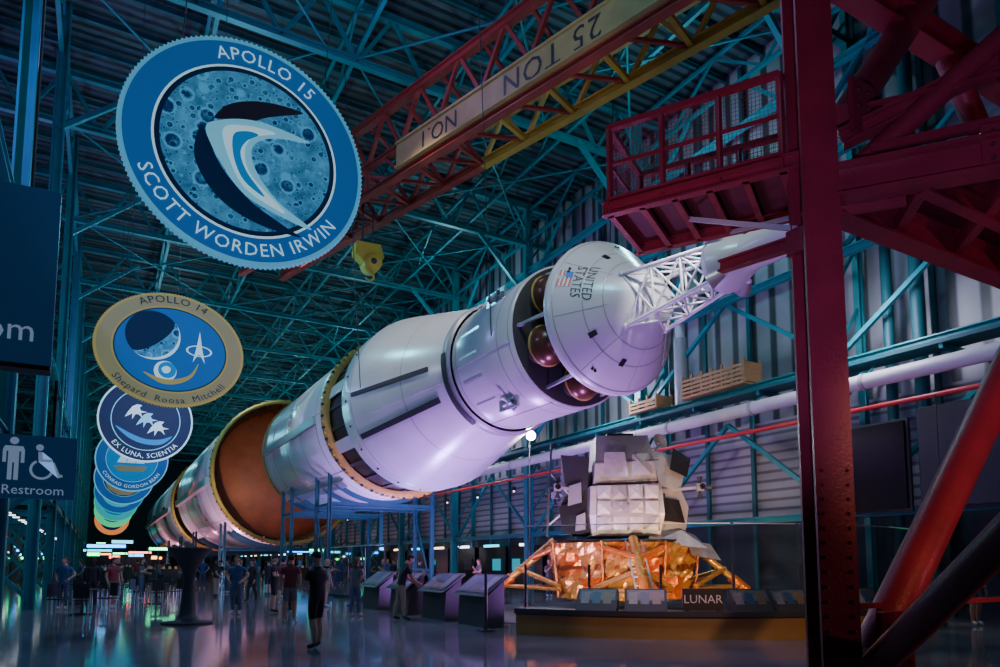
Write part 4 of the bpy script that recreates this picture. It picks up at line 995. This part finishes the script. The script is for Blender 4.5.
# ---------------------------------------------------------------- lights
w=bpy.data.worlds.new('world'); scene.world=w; w.use_nodes=True
w.node_tree.nodes['Background'].inputs[0].default_value=(.02,.05,.07,1); w.node_tree.nodes['Background'].inputs[1].default_value=.3
def light(kind,name,loc,target,power,color,size=1.,spot=60,blend=.5):
    l=bpy.data.lights.new(name,kind); l.energy=power; l.color=color
    if kind=='AREA': l.shape='DISK'; l.size=size
    else: l.shadow_soft_size=size
    if kind=='SPOT': l.spot_size=math.radians(spot); l.spot_blend=blend
    o=bpy.data.objects.new(name,l); col.objects.link(o); o.location=loc
    d=Vector(target)-Vector(loc); o.rotation_euler=d.to_track_quat('-Z','Y').to_euler(); return o
for i,(y,pw) in enumerate(((10,1500),(20,2000),(32,2500),(50,3000),(66,2500),(90,3000))):
    light('SPOT','rocket_key_light',(4.5,y-3,18),(10.8,y+2,8),pw*2.0,(1,.95,.90),.3,44,.7)
for i,(x,y,c,pw) in enumerate(((9.9,14.3,(.58,.24,1),450),(9.9,20,(.55,.22,1),680),(10.4,26,(.45,.26,1),680),(12.5,34,(.30,.36,1),420),(6,50,(.9,.35,.6),520),(6,70,(1,.35,.6),520),(6,95,(1,.35,.5),500))):
    light('AREA','rocket_uplight',(x,y,.3),(9.6,y+.6,7.6),pw,c,.8)
for y in (10,28,46,64,82,104): 
    light('POINT','ceiling_wash_light',(4,y,13.5),(0,0,0),660,(.2,.82,1),.15)
    light('POINT','ceiling_wash_light',(17,y+8,15.5),(0,0,0),560,(.4,.85,1),.15)
for y in (16,40): light('POINT','ceiling_purple_light',(-4,y,12),(0,0,0),800,(.3,.32,1),.15)
light('POINT','ceiling_purple_light',(6,18,17),(0,0,0),260,(.5,.3,1),.15)
light('SPOT','patch_light',(.5,3.5,3.5),(1.6,10.3,7.5),500,(.35,.75,1),.1,55,.6)
light('SPOT','patch_light',(.5,12.5,3.5),(1.2,18.5,6.7),260,(.8,.85,1),.1,60,.6)
light('SPOT','patch_light',(.5,23,3.5),(1.2,28.8,6.6),220,(.7,.85,1),.1,60,.6)
light('SPOT','lander_key_light',(9.5,8.5,9.5),(14.0,16.6,4.0),1500,(1,.96,.98),.15,38,.6)
light('SPOT','lander_low_light',(9.3,12.2,.75),(13.4,16.4,1.3),1500,(1,.66,.38),.03,75,.6)
light('SPOT','lander_low_light',(13.5,10.6,.75),(15.2,15.2,1.3),1200,(1,.5,.28),.03,75,.6)
light('POINT','mast_lamp',(12.2,19.4,5.75),(0,0,0),260,(1,.97,.9),.05)
light('SPOT','gantry_light',(2.5,1.5,2.5),(8,5,6.5),1000,(.50,.38,1),.2,75,.7)
light('SPOT','gantry_red_light',(12,-2,2.0),(9,5,4),450,(1,.35,.40),.2,80,.7)
light('SPOT','gantry_warm_light',(6,-3,5),(10.0,5,2.5),1700,(1,.50,.30),.2,40,.7)
light('SPOT','cage_light',(3.0,6.0,3.0),(6.6,7,7.0),280,(1,.45,.5),.1,50,.7)
light('SPOT','crane_light',(4,9,6),(9.5,17,15.5),900,(1,.8,.55),.1,45,.7)
for y in (12,24,38,60,90): light('AREA','wall_wash_light',(18.0,y,9.0),(21.5,y,5.5),230,(.85,.8,1),1.2)
light('SPOT','stage_interior_light',(4.5,41,4.2),(10.5,50,7.6),2000,(1,.75,.5),.05,50,.6)
light('SPOT','stage_interior_light',(5,69,3.5),(10.5,78,7.6),2500,(1,.8,.6),.05,50,.6)
light('AREA','floor_fill_light',(2,24,9),(3,26,0),260,(.6,.7,1),3)
light('SPOT','floor_green_light',(2,70,9),(1,60,0),2500,(.1,1,.4),.1,60,.5)
light('SPOT','floor_red_light',(5,60,9),(4,50,0),1800,(1,.15,.1),.1,60,.5)
light('AREA','exhibit_purple_light',(11.5,25,1.0),(15,30,5),400,(.7,.3,1),1)
light('SPOT','floor_blue_light',(5,20,14),(5,13,0),1700,(.35,.4,1),.1,50,.6)
light('SPOT','floor_magenta_light',(9,8,12),(8,9.5,0),900,(.9,.35,.8),.1,40,.6)
